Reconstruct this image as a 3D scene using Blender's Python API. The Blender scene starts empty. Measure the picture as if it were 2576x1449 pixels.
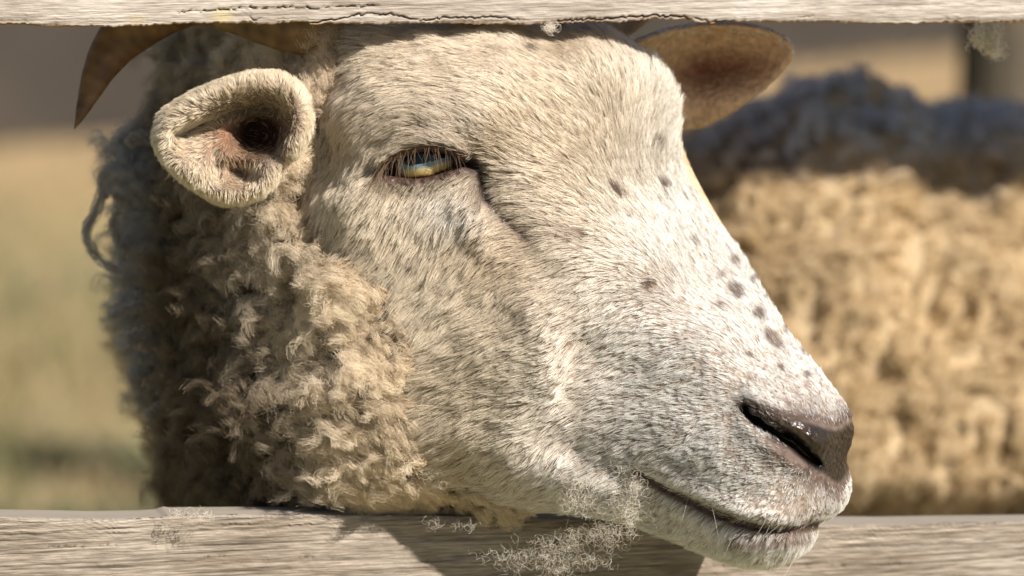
import bpy, math
import numpy as np
from mathutils import Vector

rng = np.random.default_rng(7)
SC = bpy.context.scene

# ------------------------------------------------------------------ camera, light, exposure
D = 2.28                      # focus distance (m): the sheep's eye
LENS = 200.0
S = D * 36.0 / LENS / 2576.0  # metres per measured pixel at the focus distance
MM = S * 1000.0
PITCH = math.radians(8.0)
CAM = np.array([0.0, -D * math.cos(PITCH), 0.53 + D * math.sin(PITCH)])
FWD = np.array([0.0, math.cos(PITCH), -math.sin(PITCH)])
UPV = np.array([0.0, math.sin(PITCH), math.cos(PITCH)])

cam_data = bpy.data.cameras.new("camera")
cam_data.lens = LENS
cam_data.sensor_width = 36.0
cam_data.clip_start = 0.05
cam_data.clip_end = 500.0
cam_data.dof.use_dof = True
cam_data.dof.focus_distance = D - 0.006
cam_data.dof.aperture_fstop = 8.0
cam = bpy.data.objects.new("camera", cam_data)
SC.collection.objects.link(cam)
cam.location = CAM
cam.rotation_euler = (math.radians(90) - PITCH, 0, 0)
SC.camera = cam

SUN_DIR = Vector((0.60, -0.55, 0.66)).normalized()     # towards the sun
el = math.asin(SUN_DIR.z)
az = math.atan2(SUN_DIR.x, SUN_DIR.y)
world = bpy.data.worlds.new("World")
SC.world = world
world.use_nodes = True
wn = world.node_tree
sky = wn.nodes.new("ShaderNodeTexSky")
sky.sky_type = 'NISHITA'
sky.sun_disc = False
sky.sun_elevation = el
sky.sun_rotation = az
wn.links.new(sky.outputs[0], wn.nodes["Background"].inputs[0])
wn.nodes["Background"].inputs[1].default_value = 0.05
sun_data = bpy.data.lights.new("sun", 'SUN')
sun_data.energy = 5.0
sun_data.angle = math.radians(0.53)
sun_data.color = (1.0, 0.95, 0.885)
sun = bpy.data.objects.new("sun", sun_data)
SC.collection.objects.link(sun)
sun.rotation_euler = (-SUN_DIR).to_track_quat('-Z', 'Y').to_euler()
sun.location = (3, -3, 6)

vs = SC.view_settings
vs.view_transform = 'Standard'
vs.look = 'None'
vs.exposure = 0.88
vs.gamma = 1.0
vs.use_curve_mapping = False
SC.cycles.use_denoising = True
SC.cycles.denoiser = 'OPENIMAGEDENOISE'
SC.cycles.denoising_input_passes = 'RGB_ALBEDO_NORMAL'
SC.cycles.denoising_prefilter = 'ACCURATE'
SC.cycles.max_bounces = 10
SC.cycles.diffuse_bounces = 3
SC.cycles.glossy_bounces = 4
SC.cycles.transmission_bounces = 8
SC.cycles.transparent_max_bounces = 8
SC.cycles.sample_clamp_indirect = 4.0
SC.cycles_curves.shape = 'RIBBONS'
SC.cycles_curves.subdivisions = 2

# ------------------------------------------------------------------ helpers
def P(px, py, Y):
    """measured pixel + depth (mm behind the focus plane) -> world points (N,3)"""
    px, py, Y = np.broadcast_arrays(np.asarray(px, float), np.asarray(py, float), np.asarray(Y, float))
    d = D + Y / 1000.0
    x = (px - 1288.0) * S * d / D
    z = -(py - 724.5) * S * d / D
    return CAM + x[..., None] * np.array([1.0, 0, 0]) + z[..., None] * UPV + d[..., None] * FWD

def Pm(m):
    """metric mm coordinates (X, Y, Z) of the sheep's space -> world"""
    return P(m[..., 0] / MM + 1288.0, -m[..., 2] / MM + 724.5, m[..., 1])

def tps(ctrl, scale=0.01, lam=0.02):
    c = np.asarray(ctrl, float)
    xy, v = c[:, :2] * scale, c[:, 2:]
    n = len(c)
    def phi(r2):
        return 0.5 * r2 * np.log(r2 + 1e-9)
    d2 = ((xy[:, None] - xy[None]) ** 2).sum(-1)
    A = np.zeros((n + 3, n + 3))
    A[:n, :n] = phi(d2) + lam * np.eye(n)
    A[:n, n] = 1; A[:n, n + 1:] = xy
    A[n, :n] = 1; A[n + 1:, :n] = xy.T
    b = np.zeros((n + 3, v.shape[1])); b[:n] = v
    w = np.linalg.solve(A, b)
    def ev(px, py):
        q = np.stack([np.ravel(px), np.ravel(py)], 1).astype(float) * scale
        out = np.empty((len(q), v.shape[1]))
        for i in range(0, len(q), 50000):
            qq = q[i:i + 50000]
            r2 = ((qq[:, None] - xy[None]) ** 2).sum(-1)
            out[i:i + 50000] = phi(r2) @ w[:n] + w[n] + qq @ w[n + 1:]
        return out[:, 0].reshape(np.shape(px))
    return ev

def smooth_poly(pts, n=3):
    p = np.asarray(pts, float)
    for _ in range(n):
        a = p; b = np.roll(p, -1, 0)
        p = np.stack([a * .75 + b * .25, a * .25 + b * .75], 1).reshape(-1, p.shape[1])
    return p

def smooth_path(pts, n=3):
    p = np.asarray(pts, float)
    for _ in range(n):
        a, b = p[:-1], p[1:]
        q = np.stack([a * .75 + b * .25, a * .25 + b * .75], 1).reshape(-1, p.shape[1])
        p = np.vstack([p[:1], q, p[-1:]])
    return p

def seg_dist(px, py, path):
    """distance in px to a polyline"""
    q = np.stack([np.ravel(px), np.ravel(py)], 1).astype(float)
    best = np.full(len(q), 1e18)
    for a, b in zip(path[:-1], path[1:]):
        a = np.asarray(a[:2], float); b = np.asarray(b[:2], float)
        ab = b - a; L = (ab @ ab) + 1e-9
        t = np.clip(((q - a) @ ab) / L, 0, 1)
        d = ((q - a - t[:, None] * ab) ** 2).sum(1)
        best = np.minimum(best, d)
    return np.sqrt(best).reshape(np.shape(px))

def poly_sd(px, py, poly):
    """signed distance in px, positive inside"""
    x = np.ravel(px).astype(float); y = np.ravel(py).astype(float)
    inside = np.zeros(len(x), bool)
    n = len(poly)
    for i in range(n):
        x0, y0 = poly[i]; x1, y1 = poly[(i + 1) % n]
        c = ((y0 > y) != (y1 > y)) & (x < (x1 - x0) * (y - y0) / (y1 - y0 + 1e-12) + x0)
        inside ^= c
    d = seg_dist(x, y, np.vstack([poly, poly[:1]]))
    return np.where(inside, d, -d).reshape(np.shape(px))

def sstep(a, b, x):
    t = np.clip((x - a) / (b - a), 0, 1)
    return t * t * (3 - 2 * t)

def gpath(px, py, path, sig):
    d = seg_dist(px, py, np.asarray(path, float))
    return np.exp(-(d / sig) ** 2)

def gblob(px, py, cx, cy, sx, sy=None, ang=0.0):
    sy = sy or sx
    c, s = math.cos(math.radians(ang)), math.sin(math.radians(ang))
    dx = px - cx; dy = py - cy
    u = dx * c + dy * s; v = -dx * s + dy * c
    return np.exp(-(u / sx) ** 2 - (v / sy) ** 2)

def hash3(ix, iy, iz, seed=0):
    h = (ix.astype(np.int64) * 374761393 + iy.astype(np.int64) * 668265263 + iz.astype(np.int64) * 2147483647 + seed * 1274126177) & 0xffffffff
    h = ((h ^ (h >> 13)) * 1274126177) & 0xffffffff
    h = (h ^ (h >> 16)) & 0xffffffff
    return h.astype(float) / 0xffffffff

def vnoise(p, freq=1.0, seed=0):
    q = np.asarray(p, float) * freq
    i = np.floor(q).astype(np.int64); f = q - i
    f = f * f * f * (f * (f * 6 - 15) + 10)
    out = 0
    for dx in (0, 1):
        wx = f[..., 0] if dx else 1 - f[..., 0]
        for dy in (0, 1):
            wy = f[..., 1] if dy else 1 - f[..., 1]
            for dz in (0, 1):
                wz = f[..., 2] if dz else 1 - f[..., 2]
                out = out + wx * wy * wz * hash3(i[..., 0] + dx, i[..., 1] + dy, i[..., 2] + dz, seed)
    return out * 2 - 1

def fnoise(p, freq, seed=0, octaves=3):
    o, a, t = 0, 1.0, 0
    for k in range(octaves):
        o = o + a * vnoise(p, freq * 2 ** k, seed + k * 17); t += a; a *= .55
    return o / t

def surface_nets(F, origin, step):
    """F < 0 inside. returns verts (grid->coords) and quads"""
    nx, ny, nz = F.shape
    s = F < 0
    c = [s[dx:nx - 1 + dx, dy:ny - 1 + dy, dz:nz - 1 + dz] for dx in (0, 1) for dy in (0, 1) for dz in (0, 1)]
    cnt = np.zeros((nx - 1, ny - 1, nz - 1), np.int8)
    for k in c: cnt += k
    act = (cnt > 0) & (cnt < 8)
    idx = np.argwhere(act)
    vid = np.full(act.shape, -1, np.int64); vid[act] = np.arange(len(idx))
    acc = np.zeros((len(idx), 3)); num = np.zeros(len(idx))
    corners = [(dx, dy, dz) for dx in (0, 1) for dy in (0, 1) for dz in (0, 1)]
    for a in range(8):
        for b in range(a + 1, 8):
            ca, cb = np.array(corners[a]), np.array(corners[b])
            if np.abs(ca - cb).sum() != 1: continue
            va = F[idx[:, 0] + ca[0], idx[:, 1] + ca[1], idx[:, 2] + ca[2]]
            vb = F[idx[:, 0] + cb[0], idx[:, 1] + cb[1], idx[:, 2] + cb[2]]
            m = (va < 0) != (vb < 0)
            t = np.where(m, va / (va - vb + 1e-12), 0)
            acc[m] += ca + t[m, None] * (cb - ca); num[m] += 1
    v = (idx + acc / num[:, None]) * np.asarray(step) + np.asarray(origin)
    quads = []
    for ax in range(3):
        sl0 = [slice(None)] * 3; sl1 = [slice(None)] * 3
        sl0[ax] = slice(0, -1); sl1[ax] = slice(1, None)
        cr = s[tuple(sl0)] != s[tuple(sl1)]
        e = np.argwhere(cr)
        o1, o2 = [k for k in range(3) if k != ax]
        m = (e[:, o1] > 0) & (e[:, o2] > 0) & (e[:, o1] < F.shape[o1] - 1) & (e[:, o2] < F.shape[o2] - 1)
        e = e[m]
        q = []
        for da, db in ((0, 0), (1, 0), (1, 1), (0, 1)):
            ee = e.copy(); ee[:, o1] -= da; ee[:, o2] -= db
            q.append(vid[ee[:, 0], ee[:, 1], ee[:, 2]])
        q = np.stack(q, 1)
        inside0 = s[e[:, 0], e[:, 1], e[:, 2]]
        flip = inside0 if ax != 1 else ~inside0
        q[~flip] = q[~flip][:, ::-1]
        quads.append(q)
    quads = np.vstack(quads)
    quads = quads[(quads >= 0).all(1)]
    return v, quads

def mesh_np(name, v, f, smooth=True):
    me = bpy.data.meshes.new(name)
    f = np.asarray(f)
    k = f.shape[1]
    me.vertices.add(len(v)); me.vertices.foreach_set("co", np.asarray(v, np.float32).ravel())
    me.loops.add(f.size); me.loops.foreach_set("vertex_index", f.ravel().astype(np.int32))
    me.polygons.add(len(f))
    me.polygons.foreach_set("loop_start", np.arange(0, f.size, k, dtype=np.int32))
    me.polygons.foreach_set("loop_total", np.full(len(f), k, np.int32))
    me.polygons.foreach_set("use_smooth", np.full(len(f), smooth))
    me.update(calc_edges=True)
    return me

def link(name, data, mat=None, parent=None):
    o = bpy.data.objects.new(name, data)
    SC.collection.objects.link(o)
    if mat is not None: o.data.materials.append(mat)
    if parent is not None: o.parent = parent
    return o

def tag(o, label=None, cat=None, group=None, kind=None):
    if label: o["label"] = label
    if cat: o["category"] = cat
    if group: o["group"] = group
    if kind: o["kind"] = kind
    return o

def vcol(me, name, cols):
    a = me.attributes.new(name, 'FLOAT_COLOR', 'POINT')
    c = np.ones((len(me.vertices), 4), np.float32)
    c[:, :cols.shape[1]] = cols
    a.data.foreach_set("color", c.ravel())

def vnormals(v, q):
    n = np.zeros_like(v)
    a = v[q[:, 2]] - v[q[:, 0]]; b = v[q[:, 3 if q.shape[1] > 3 else 1]] - v[q[:, 1 if q.shape[1] > 3 else 0]]
    fn = np.cross(a, b)
    for k in range(q.shape[1]):
        np.add.at(n, q[:, k], fn)
    return n / (np.linalg.norm(n, axis=1, keepdims=True) + 1e-12)

def relax(v, q, it=2, lam=0.5):
    n = len(v)
    e = np.vstack([q[:, [0, 1]], q[:, [1, 2]], q[:, [2, 3]], q[:, [3, 0]]])
    deg = np.bincount(e.ravel(), minlength=n).astype(float) + 1e-9
    for _ in range(it):
        acc = np.zeros_like(v)
        for k in range(3):
            acc[:, k] = np.bincount(e[:, 0], v[e[:, 1], k], n) + np.bincount(e[:, 1], v[e[:, 0], k], n)
        v = v * (1 - lam) + lam * acc / deg[:, None]
    return v

def hair_obj(name, pts, rad, cols, mat, parent=None):
    """pts (N,K,3) world, rad (N,K) or (K,), cols (N,3)"""
    N, K = pts.shape[:2]
    hc = bpy.data.hair_curves.new(name)
    hc.add_curves([K] * N)
    hc.attributes["position"].data.foreach_set("vector", np.ascontiguousarray(pts, np.float32).ravel())
    ra = hc.attributes.get("radius") or hc.attributes.new("radius", 'FLOAT', 'POINT')
    ra.data.foreach_set("value", np.ascontiguousarray(np.broadcast_to(rad, (N, K)), np.float32).ravel())
    ca = hc.attributes.new("col", 'FLOAT_COLOR', 'CURVE')
    c = np.ones((N, 4), np.float32); c[:, :3] = cols
    ca.data.foreach_set("color", c.ravel())
    return link(name, hc, mat, parent)

# ------------------------------------------------------------------ materials
def new_mat(name):
    m = bpy.data.materials.new(name); m.use_nodes = True
    nt = m.node_tree
    return m, nt, nt.nodes["Principled BSDF"]

def N(nt, typ, **kw):
    n = nt.nodes.new(typ)
    for k, v in kw.items(): setattr(n, k, v)
    return n

def hair_mat(name, rough=0.45, radial=0.6, diffuse=0.5, root=(0.1, 0.65, 0.48)):
    """fibre: part tinted diffuse, part dielectric hair lobes"""
    m = bpy.data.materials.new(name); m.use_nodes = True
    nt = m.node_tree; nt.nodes.clear()
    out = N(nt, "ShaderNodeOutputMaterial")
    at = N(nt, "ShaderNodeAttribute", attribute_name="col")
    ph = N(nt, "ShaderNodeBsdfHairPrincipled")
    ph.model = 'CHIANG'
    ph.parametrization = 'COLOR'
    ph.inputs["Roughness"].default_value = rough
    ph.inputs["Radial Roughness"].default_value = radial
    ph.inputs["Random Roughness"].default_value = 0.2
    df = N(nt, "ShaderNodeBsdfDiffuse")
    mx = N(nt, "ShaderNodeMixShader"); mx.inputs[0].default_value = diffuse
    hi = N(nt, "ShaderNodeHairInfo")
    mr = N(nt, "ShaderNodeMapRange"); mr.inputs["From Min"].default_value = root[0]; mr.inputs["From Max"].default_value = root[1]
    mr.inputs["To Min"].default_value = 0.0; mr.inputs["To Max"].default_value = 1.0
    rt = N(nt, "ShaderNodeMix", data_type='RGBA'); rt.inputs[6].default_value = (root[2], root[2] ** 1.25, root[2] ** 1.65, 1); rt.inputs[7].default_value = (1, 1, 1, 1)
    nt.links.new(mr.outputs[0], rt.inputs[0])
    nt.links.new(hi.outputs["Intercept"], mr.inputs["Value"])
    vm = N(nt, "ShaderNodeVectorMath", operation='MULTIPLY')
    nt.links.new(at.outputs["Color"], vm.inputs[0]); nt.links.new(rt.outputs[2], vm.inputs[1])
    nt.links.new(vm.outputs[0], ph.inputs["Color"])
    nt.links.new(vm.outputs[0], df.inputs["Color"])
    nt.links.new(ph.outputs[0], mx.inputs[1]); nt.links.new(df.outputs[0], mx.inputs[2])
    nt.links.new(mx.outputs[0], out.inputs[0])
    return m

M_fur = hair_mat("short_hair")
M_wool = hair_mat("wool_fibre", rough=0.6, radial=0.8, diffuse=0.6, root=(0.0, 0.65, 0.55))
M_strand = hair_mat("plain_strand", rough=0.6, radial=0.8, diffuse=0.7, root=(0.0, 0.7, 1.0))

def skin_mat():
    m, nt, b = new_mat("sheep_skin")
    at = N(nt, "ShaderNodeAttribute", attribute_name="skin")
    wet = N(nt, "ShaderNodeAttribute", attribute_name="wet")
    nz = N(nt, "ShaderNodeTexNoise"); nz.inputs["Scale"].default_value = 260; nz.inputs["Detail"].default_value = 5
    vo = N(nt, "ShaderNodeTexVoronoi"); vo.inputs["Scale"].default_value = 380
    tc = N(nt, "ShaderNodeTexCoord")
    for t in (nz, vo): nt.links.new(tc.outputs["Object"], t.inputs["Vector"])
    mr = N(nt, "ShaderNodeMapRange"); mr.inputs["From Min"].default_value = .3; mr.inputs["From Max"].default_value = .7; mr.inputs["To Min"].default_value = 0.75; mr.inputs["To Max"].default_value = 1.3
    nt.links.new(nz.outputs["Fac"], mr.inputs["Value"])
    mul = N(nt, "ShaderNodeVectorMath", operation='MULTIPLY')
    nt.links.new(at.outputs["Color"], mul.inputs[0]); nt.links.new(mr.outputs[0], mul.inputs[1])
    nt.links.new(mul.outputs[0], b.inputs["Base Color"])
    rr = N(nt, "ShaderNodeMapRange"); rr.inputs["To Min"].default_value = 0.75; rr.inputs["To Max"].default_value = 0.3
    nt.links.new(wet.outputs["Fac"], rr.inputs["Value"]); nt.links.new(rr.outputs[0], b.inputs["Roughness"])
    cwt = N(nt, "ShaderNodeMath", operation="MULTIPLY"); cwt.inputs[1].default_value = .45; b.inputs["Specular IOR Level"].default_value = .25; nt.links.new(wet.outputs["Fac"], cwt.inputs[0]); nt.links.new(cwt.outputs[0], b.inputs["Coat Weight"])
    b.inputs["Coat Roughness"].default_value = 0.16
    add = N(nt, "ShaderNodeMath", operation='ADD')
    nt.links.new(nz.outputs["Fac"], add.inputs[0]); nt.links.new(vo.outputs["Distance"], add.inputs[1])
    bp = N(nt, "ShaderNodeBump"); bp.inputs["Strength"].default_value = 0.6; bp.inputs["Distance"].default_value = 0.0016
    nt.links.new(add.outputs[0], bp.inputs["Height"]); nt.links.new(bp.outputs[0], b.inputs["Normal"])
    nt.links.new(bp.outputs[0], b.inputs["Coat Normal"])
    return m
M_skin = skin_mat()

# ------------------------------------------------------------------ sheep: shape of the head and neck
HEAD = smooth_poly([(770,-160),(1000,-190),(1250,-130),(1400,-20),(1500,60),(1560,97),(1622,135),(1680,195),(1710,262),(1708,330),(1722,385),(1760,455),
    (1800,525),(1850,605),(1900,695),(1958,790),(2015,868),(2075,945),(2128,1012),(2150,1062),(2148,1110),(2128,1150),(2148,1195),(2150,1245),
    (2120,1292),(2062,1312),(2058,1345),(2035,1380),(1990,1405),(1920,1420),(1850,1412),(1780,1385),(1700,1352),(1600,1318),(1480,1288),
    (1350,1275),(1200,1285),(1000,1310),(820,1300),(740,1100),(690,850),(700,600),(740,400),(745,100)], 1)
YF = tps([  # px, py, depth mm (negative: nearer the camera)
    (1080,400,0),(1100,300,-6),(1000,300,2),(900,350,12),(850,300,24),(805,330,44),(810,430,42),(830,200,40),(840,480,16),(1000,450,3),(1100,150,17),(900,180,24),(1300,110,31),(1100,105,26),(1500,110,42),(1620,175,48),(1690,280,60),
    (1300,-30,80),(1000,-30,75),(800,-30,70),(1500,40,80),(850,90,44),(1100,50,60),(1330,50,66),
    (1300,220,8),(1450,230,20),(1560,330,29),(1660,450,52),(1250,330,-2),(1220,420,2),(1350,450,-1),(1450,470,6),(1600,520,26),(1720,560,46),
    (1500,650,-8),(1650,650,6),(1800,720,30),(1860,690,46),(1200,560,-4),(1290,760,-8),(1360,900,-12),(1400,840,-13),(1490,900,-4),(1450,1050,0),
    (1050,600,4),(1080,800,4),(1000,900,10),(1060,1000,10),(1100,1180,22),(1300,1220,16),(1250,1050,0),(1200,900,-4),
    (1650,850,-10),(1750,950,-17),(1850,1030,-26),(1780,1150,-28),(1900,1200,-35),(1990,1250,-33),(2060,1280,-22),(2120,1240,-8),(2140,1180,0),
    (2060,1050,-24),(2100,1100,-20),(2140,1060,-6),(2110,1000,2),(1900,850,4),(1960,870,16),(1960,950,-14),(2040,980,-10),(1800,850,-12),
    (1600,1150,-8),(1700,1220,-14),(1800,1340,-22),(1930,1370,-28),(1930,1400,-27),(2010,1360,-22),(2040,1340,-14),(1650,1310,-3),(1500,1270,8),(1400,1260,16),(1200,1280,46),(1000,1250,46),
    (800,600,24),(780,900,34),(850,1180,42),(850,1290,66),(1000,1310,66),(1150,1300,60)])
YB = tps([(1100,150,110),(1600,250,100),(1300,600,100),(1500,900,65),(1800,850,60),(1880,700,72),(2000,1150,30),(2130,1150,20),(1850,1380,15),
    (2030,1350,8),(1600,1300,32),(1300,1200,70),(900,700,120),(1690,280,96),(1500,80,110),(2130,1040,24),(1000,0,150),(1950,880,46)])
EYE = smooth_poly([(950,438),(978,410),(1015,391),(1062,378),(1108,378),(1145,390),(1176,405),(1212,420),(1160,420),(1128,430),(1100,440),(1055,449),(1010,449),(975,444)], 2)
NOSTRIL = smooth_path([(1876,1030),(1905,1062),(1950,1090),(1995,1112),(2030,1145),(2062,1168)])
MOUTH = smooth_path([(1565,1150),(1605,1185),(1660,1222),(1740,1262),(1830,1305),(1920,1330),(1990,1334),(2062,1318)])
TEAR = smooth_path([(1195,412),(1218,432),(1222,490),(1262,540),(1330,590)])

def head_front(px, py, detail=True):
    y = YF(px, py)
    e = poly_sd(px, py, EYE)
    y = y - 3.0 * gblob(px, py, 1075, 385, 120, 75, 8)
    y = y + 9.5 * sstep(-2, 9, e) - 1.6 * np.exp(-((e + 14) / 12) ** 2) - 3.6 * gpath(px, py, smooth_path([(965,390),(1010,360),(1070,345),(1130,352),(1175,383)]), 19)
    y = y + 2.0 * gpath(px, py, smooth_path([(935,430),(965,360),(1020,325),(1090,318),(1150,345),(1200,385)]), 11)
    y = y + 2.0 * gpath(px, py, TEAR, 22) + 2.6 * gpath(px, py, TEAR[:len(TEAR)//2], 20) + 1.5 * gpath(px, py, smooth_path([(1225,500),(1300,600),(1400,700)]), 40) - 1.5 * gpath(px, py, [(1160,500),(1210,590)], 30)
    y = y - 5 * gblob(px, py, 1230, 330, 60, 90, 20)
    y = y + 2.2 * gpath(px, py, [(1450,850),(1440,990)], 34) - 1.6 * gpath(px, py, smooth_path([(1330,760),(1392,850),(1396,960)]), 40)
    y = y + 4.0 * gblob(px, py, 1450, 1130, 110, 45, 25)
    y = y - 4 * gblob(px, py, 1000, 300, 60, 60) - 3 * gblob(px, py, 890, 430, 50, 80)
    nd = seg_dist(px, py, NOSTRIL)
    tn = np.clip((px - 1876) / 190.0, 0, 1)
    wid = 5 + 10 * np.sin(np.pi * np.clip(tn * 0.9 + 0.1, 0, 1))
    y = y - 5.0 * gpath(px, py, smooth_path([(1900,1008),(1955,1038),(2020,1070),(2070,1110),(2090,1140)]), 30) + 1.8 * gpath(px, py, [(2075,1040),(2112,1090),(2118,1140)], 18)
    y = y - 2.5 * gpath(px, py, smooth_path([(1880,1080),(1950,1135),(2020,1180)]), 24)
    y = y + 9.0 * np.exp(-(nd / wid) ** 2.6)
    y = y + 2.2 * gpath(px, py, smooth_path([(2078,1150),(2112,1180),(2118,1215),(2095,1255)]), 7)
    y = y + 1.6 * gblob(px, py, 2120, 1155, 30, 12, -20)
    md = seg_dist(px, py, MOUTH)
    y = y + 6.5 * np.exp(-(md / 11) ** 2) * sstep(1560, 1640, px)
    sidem = np.interp(px, MOUTH[:, 0], MOUTH[:, 1])
    low = sstep(0, 26, py - sidem) * sstep(1500, 1660, px)
    y = y + 5.5 * low
    y = y - 3.0 * gpath(px, py, MOUTH - np.array([0, 32]), 22) * sstep(1620, 1720, px) - 2.5 * gpath(px, py, MOUTH[len(MOUTH)//3:] + np.array([0, 34]), 22)
    if detail:
        p3 = np.stack([px * MM, py * MM, 0 * px], -1)
        y = y + 0.9 * fnoise(p3, 1 / 14.0, 3, 2)
    return y

NECK = smooth_poly([(480,-220),(455,60),(440,160),(455,250),(400,330),(330,400),(300,470),(320,600),(350,720),(370,850),(405,980),(440,1080),(470,1200),(480,1330),
    (470,1560),(1500,1560),(1420,1330),(1300,1300),(1380,1100),(1300,600),(1300,100),(1250,-220)], 1)
NF = tps([(1000,1000,26),(1000,800,24),(900,650,24),(1000,1150,32),(850,1000,30),(800,750,28),(700,1000,42),(700,750,42),(620,850,58),(520,600,86),(420,600,112),(350,500,125),(500,1000,92),(440,900,112),
    (500,1250,108),(700,1250,66),(850,1250,50),(1000,1285,50),(1300,1290,62),(1200,1350,78),(800,1400,80),(600,150,92),(470,150,120),(750,200,52),(720,400,46),(850,1400,82),(500,350,95),
    (650,-100,110),(1000,-100,100),(1300,0,100),(1300,600,60),(1300,1000,60)])

# near ear: bowl and rim
EAR = smooth_poly([(383,335),(405,282),(455,248),(520,215),(600,188),(665,178),(730,190),(772,232),(786,300),(770,360),(742,398),(705,410),(700,450),(665,492),
    (600,517),(545,510),(490,478),(440,440),(400,390)], 2)
EAR_RIM = smooth_path([(690,425),(665,470),(600,492),(530,482),(470,440),(420,385),(415,335),(450,288),(530,245),(610,215),(690,208),(742,240),(757,305),(735,360)])
def ear_front(px, py):
    y = 4 + 0.0 * px
    y = y + 8.0 - 0.018 * (px - 380)            # leans: tip a little farther away
    rd = seg_dist(px, py, EAR_RIM)
    y = y - 8.0 * np.exp(-(rd / 34) ** 2)
    y = y + 26 * np.exp(-(np.hypot((px - 650) / 58, (py - 332) / 50)) ** 2.4) + 7 * gblob(px, py, 520, 340, 80, 26, -16)
    y = y + 9 * gblob(px, py, 600, 430, 26, 40, -35) + 11 * gpath(px, py, smooth_path([(450,338),(560,290),(650,262),(700,280)]), 15)
    y = y + 5 * gpath(px, py, [(540,380),(548,455)], 8) - 5 * gpath(px, py, smooth_path([(575,395),(600,400),(640,398),(672,415)]), 16)
    y = y - 4 * gpath(px, py, smooth_path([(742,240),(757,305),(730,370)]), 24)
    y = y - 3 * gpath(px, py, smooth_path([(430,400),(500,440),(520,410)]), 30)
    return y
# far ear
FEAR = smooth_poly([(1480,150),(1600,95),(1700,62),(1800,50),(1900,58),(1975,85),(2003,125),(1985,165),(1930,220),(1860,272),(1790,312),(1740,328),(1600,330),(1500,260)], 2)
FAR_RIM = smooth_path([(1600,108),(1700,74),(1800,62),(1900,68),(1970,92),(1993,125)])
def fear_front(px, py):
    y = 114 - 0.02 * (px - 1700) + 0 * py - 26 * sstep(1760, 1600, px)
    y = y + 15 * gblob(px, py, 1790, 170, 150, 50, -8)
    y = y - 9 * gpath(px, py, FAR_RIM, 14)
    y = y + 4 * sstep(240, 330, py)
    return y

def rnd(d, w, R):
    t = np.clip(d / w, 0, 1)
    return R * (1 - np.sqrt(np.clip(1 - (1 - t) ** 2, 0, 1)))

def build_head():
    st = 6.0
    ys = 1.0
    gx = np.arange(240, 2190, st); gy = np.arange(-230, 1570, st); gY = np.arange(-58, 150, ys)
    X, Yp = np.meshgrid(gx, gy, indexing='ij')
    hd = poly_sd(X, Yp, HEAD)
    wr = 75 - 35 * sstep(1280, 1340, Yp) * sstep(1750, 1850, X)
    hf = head_front(X, Yp) + rnd(hd, wr, 13 * wr / 75)
    hb = YB(X, Yp) - rnd(hd, 75, 13)
    nd = poly_sd(X, Yp, NECK)
    nf = NF(X, Yp) + rnd(nd, 120, 30)
    ed = poly_sd(X, Yp, EAR)
    ef = ear_front(X, Yp) + rnd(ed, 34, 8)
    eb = 4 + 27 - 0.018 * (X - 380) + 12 * gblob(X, Yp, 655, 335, 90, 90) - rnd(ed, 60, 14)
    fd = poly_sd(X, Yp, FEAR)
    ff = fear_front(X, Yp) + rnd(fd, 12, 2)
    fb = ff + 7.0
    f32 = np.float32
    F = np.empty((len(gx), len(gy), len(gY)), f32)
    for k, Yk in enumerate(gY):
        h = np.maximum(np.maximum(hf - Yk, Yk - hb), -hd * MM)
        n = np.maximum(np.maximum(nf - Yk, Yk - 400), -nd * MM)
        kk = 8.0
        t = np.clip(0.5 + 0.5 * (n - h) / kk, 0, 1)
        s = n * (1 - t) + h * t - kk * t * (1 - t)
        e = np.maximum(np.maximum(ef - Yk, Yk - eb), -ed * MM)
        # ear base joins the skull
        dx = (X - 762) * MM; dz = (Yp - 330) * MM
        base = np.sqrt(dx ** 2 + (dz * 0.8) ** 2 + (Yk - 44) ** 2) - 13
        t = np.clip(0.5 + 0.5 * (base - s) / 6, 0, 1)
        s = base * (1 - t) + s * t - 6 * t * (1 - t)
        s = np.minimum(s, e)
        f = np.maximum(np.maximum(ff - Yk, Yk - fb), -fd * MM)
        s = np.minimum(s, f)
        F[:, :, k] = s
    F[:, :, -1] = np.maximum(F[:, :, -1], 0.5)
    F[:, :, 0] = 1; F[:, 0, :] = np.maximum(F[:, 0, :], .5); F[:, -1, :] = np.maximum(F[:, -1, :], .5)
    v, q = surface_nets(F, (gx[0], gy[0], gY[0]), (st, st, ys))
    m = np.stack([(v[:, 0] - 1288) * MM, v[:, 2], -(v[:, 1] - 724.5) * MM], 1)
    # the region keeps its crispness round the eye and nose; the rest is relaxed
    mr = relax(m, q, 4, .5)
    m = relax(m, q, 1, .5) * 0.35 + mr * 0.65
    return m, q

HM, HQ = build_head()

def is_wool(px, py, Y):
    """1 where fleece grows"""
    path = smooth_path([(930,-300),(860,110),(822,230),(800,330),(770,440),(760,520),(850,600),(930,640),(1000,720),(1035,850),(1020,1000),(1050,1130),(1130,1210),(1280,1262),(1420,1300),(1500,1500)])
    bx = np.interp(py, [-300, 110, 230, 330, 440, 520, 600, 640, 720, 850, 1000, 1130, 1210, 1262, 1300, 1500],
                       [930, 860, 822, 800, 770, 745, 800, 860, 960, 1030, 1015, 1045, 1120, 1260, 1400, 1500])
    w = sstep(34, -30, px - bx)
    ear = in_ear(px, py, Y)
    fear = (px > 1500) & (Y > 70) & (py < 400)
    return w * (1 - ear) * (1 - fear)

def in_ear(px, py, Y):
    e = poly_sd(px, py, EAR)
    return ((e > -4) & (Y < 38 + 14 * gblob(px, py, 655, 335, 80, 70))).astype(float)

def to_px(m):
    return m[:, 0] / MM + 1288, -m[:, 2] / MM + 724.5, m[:, 1]

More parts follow.
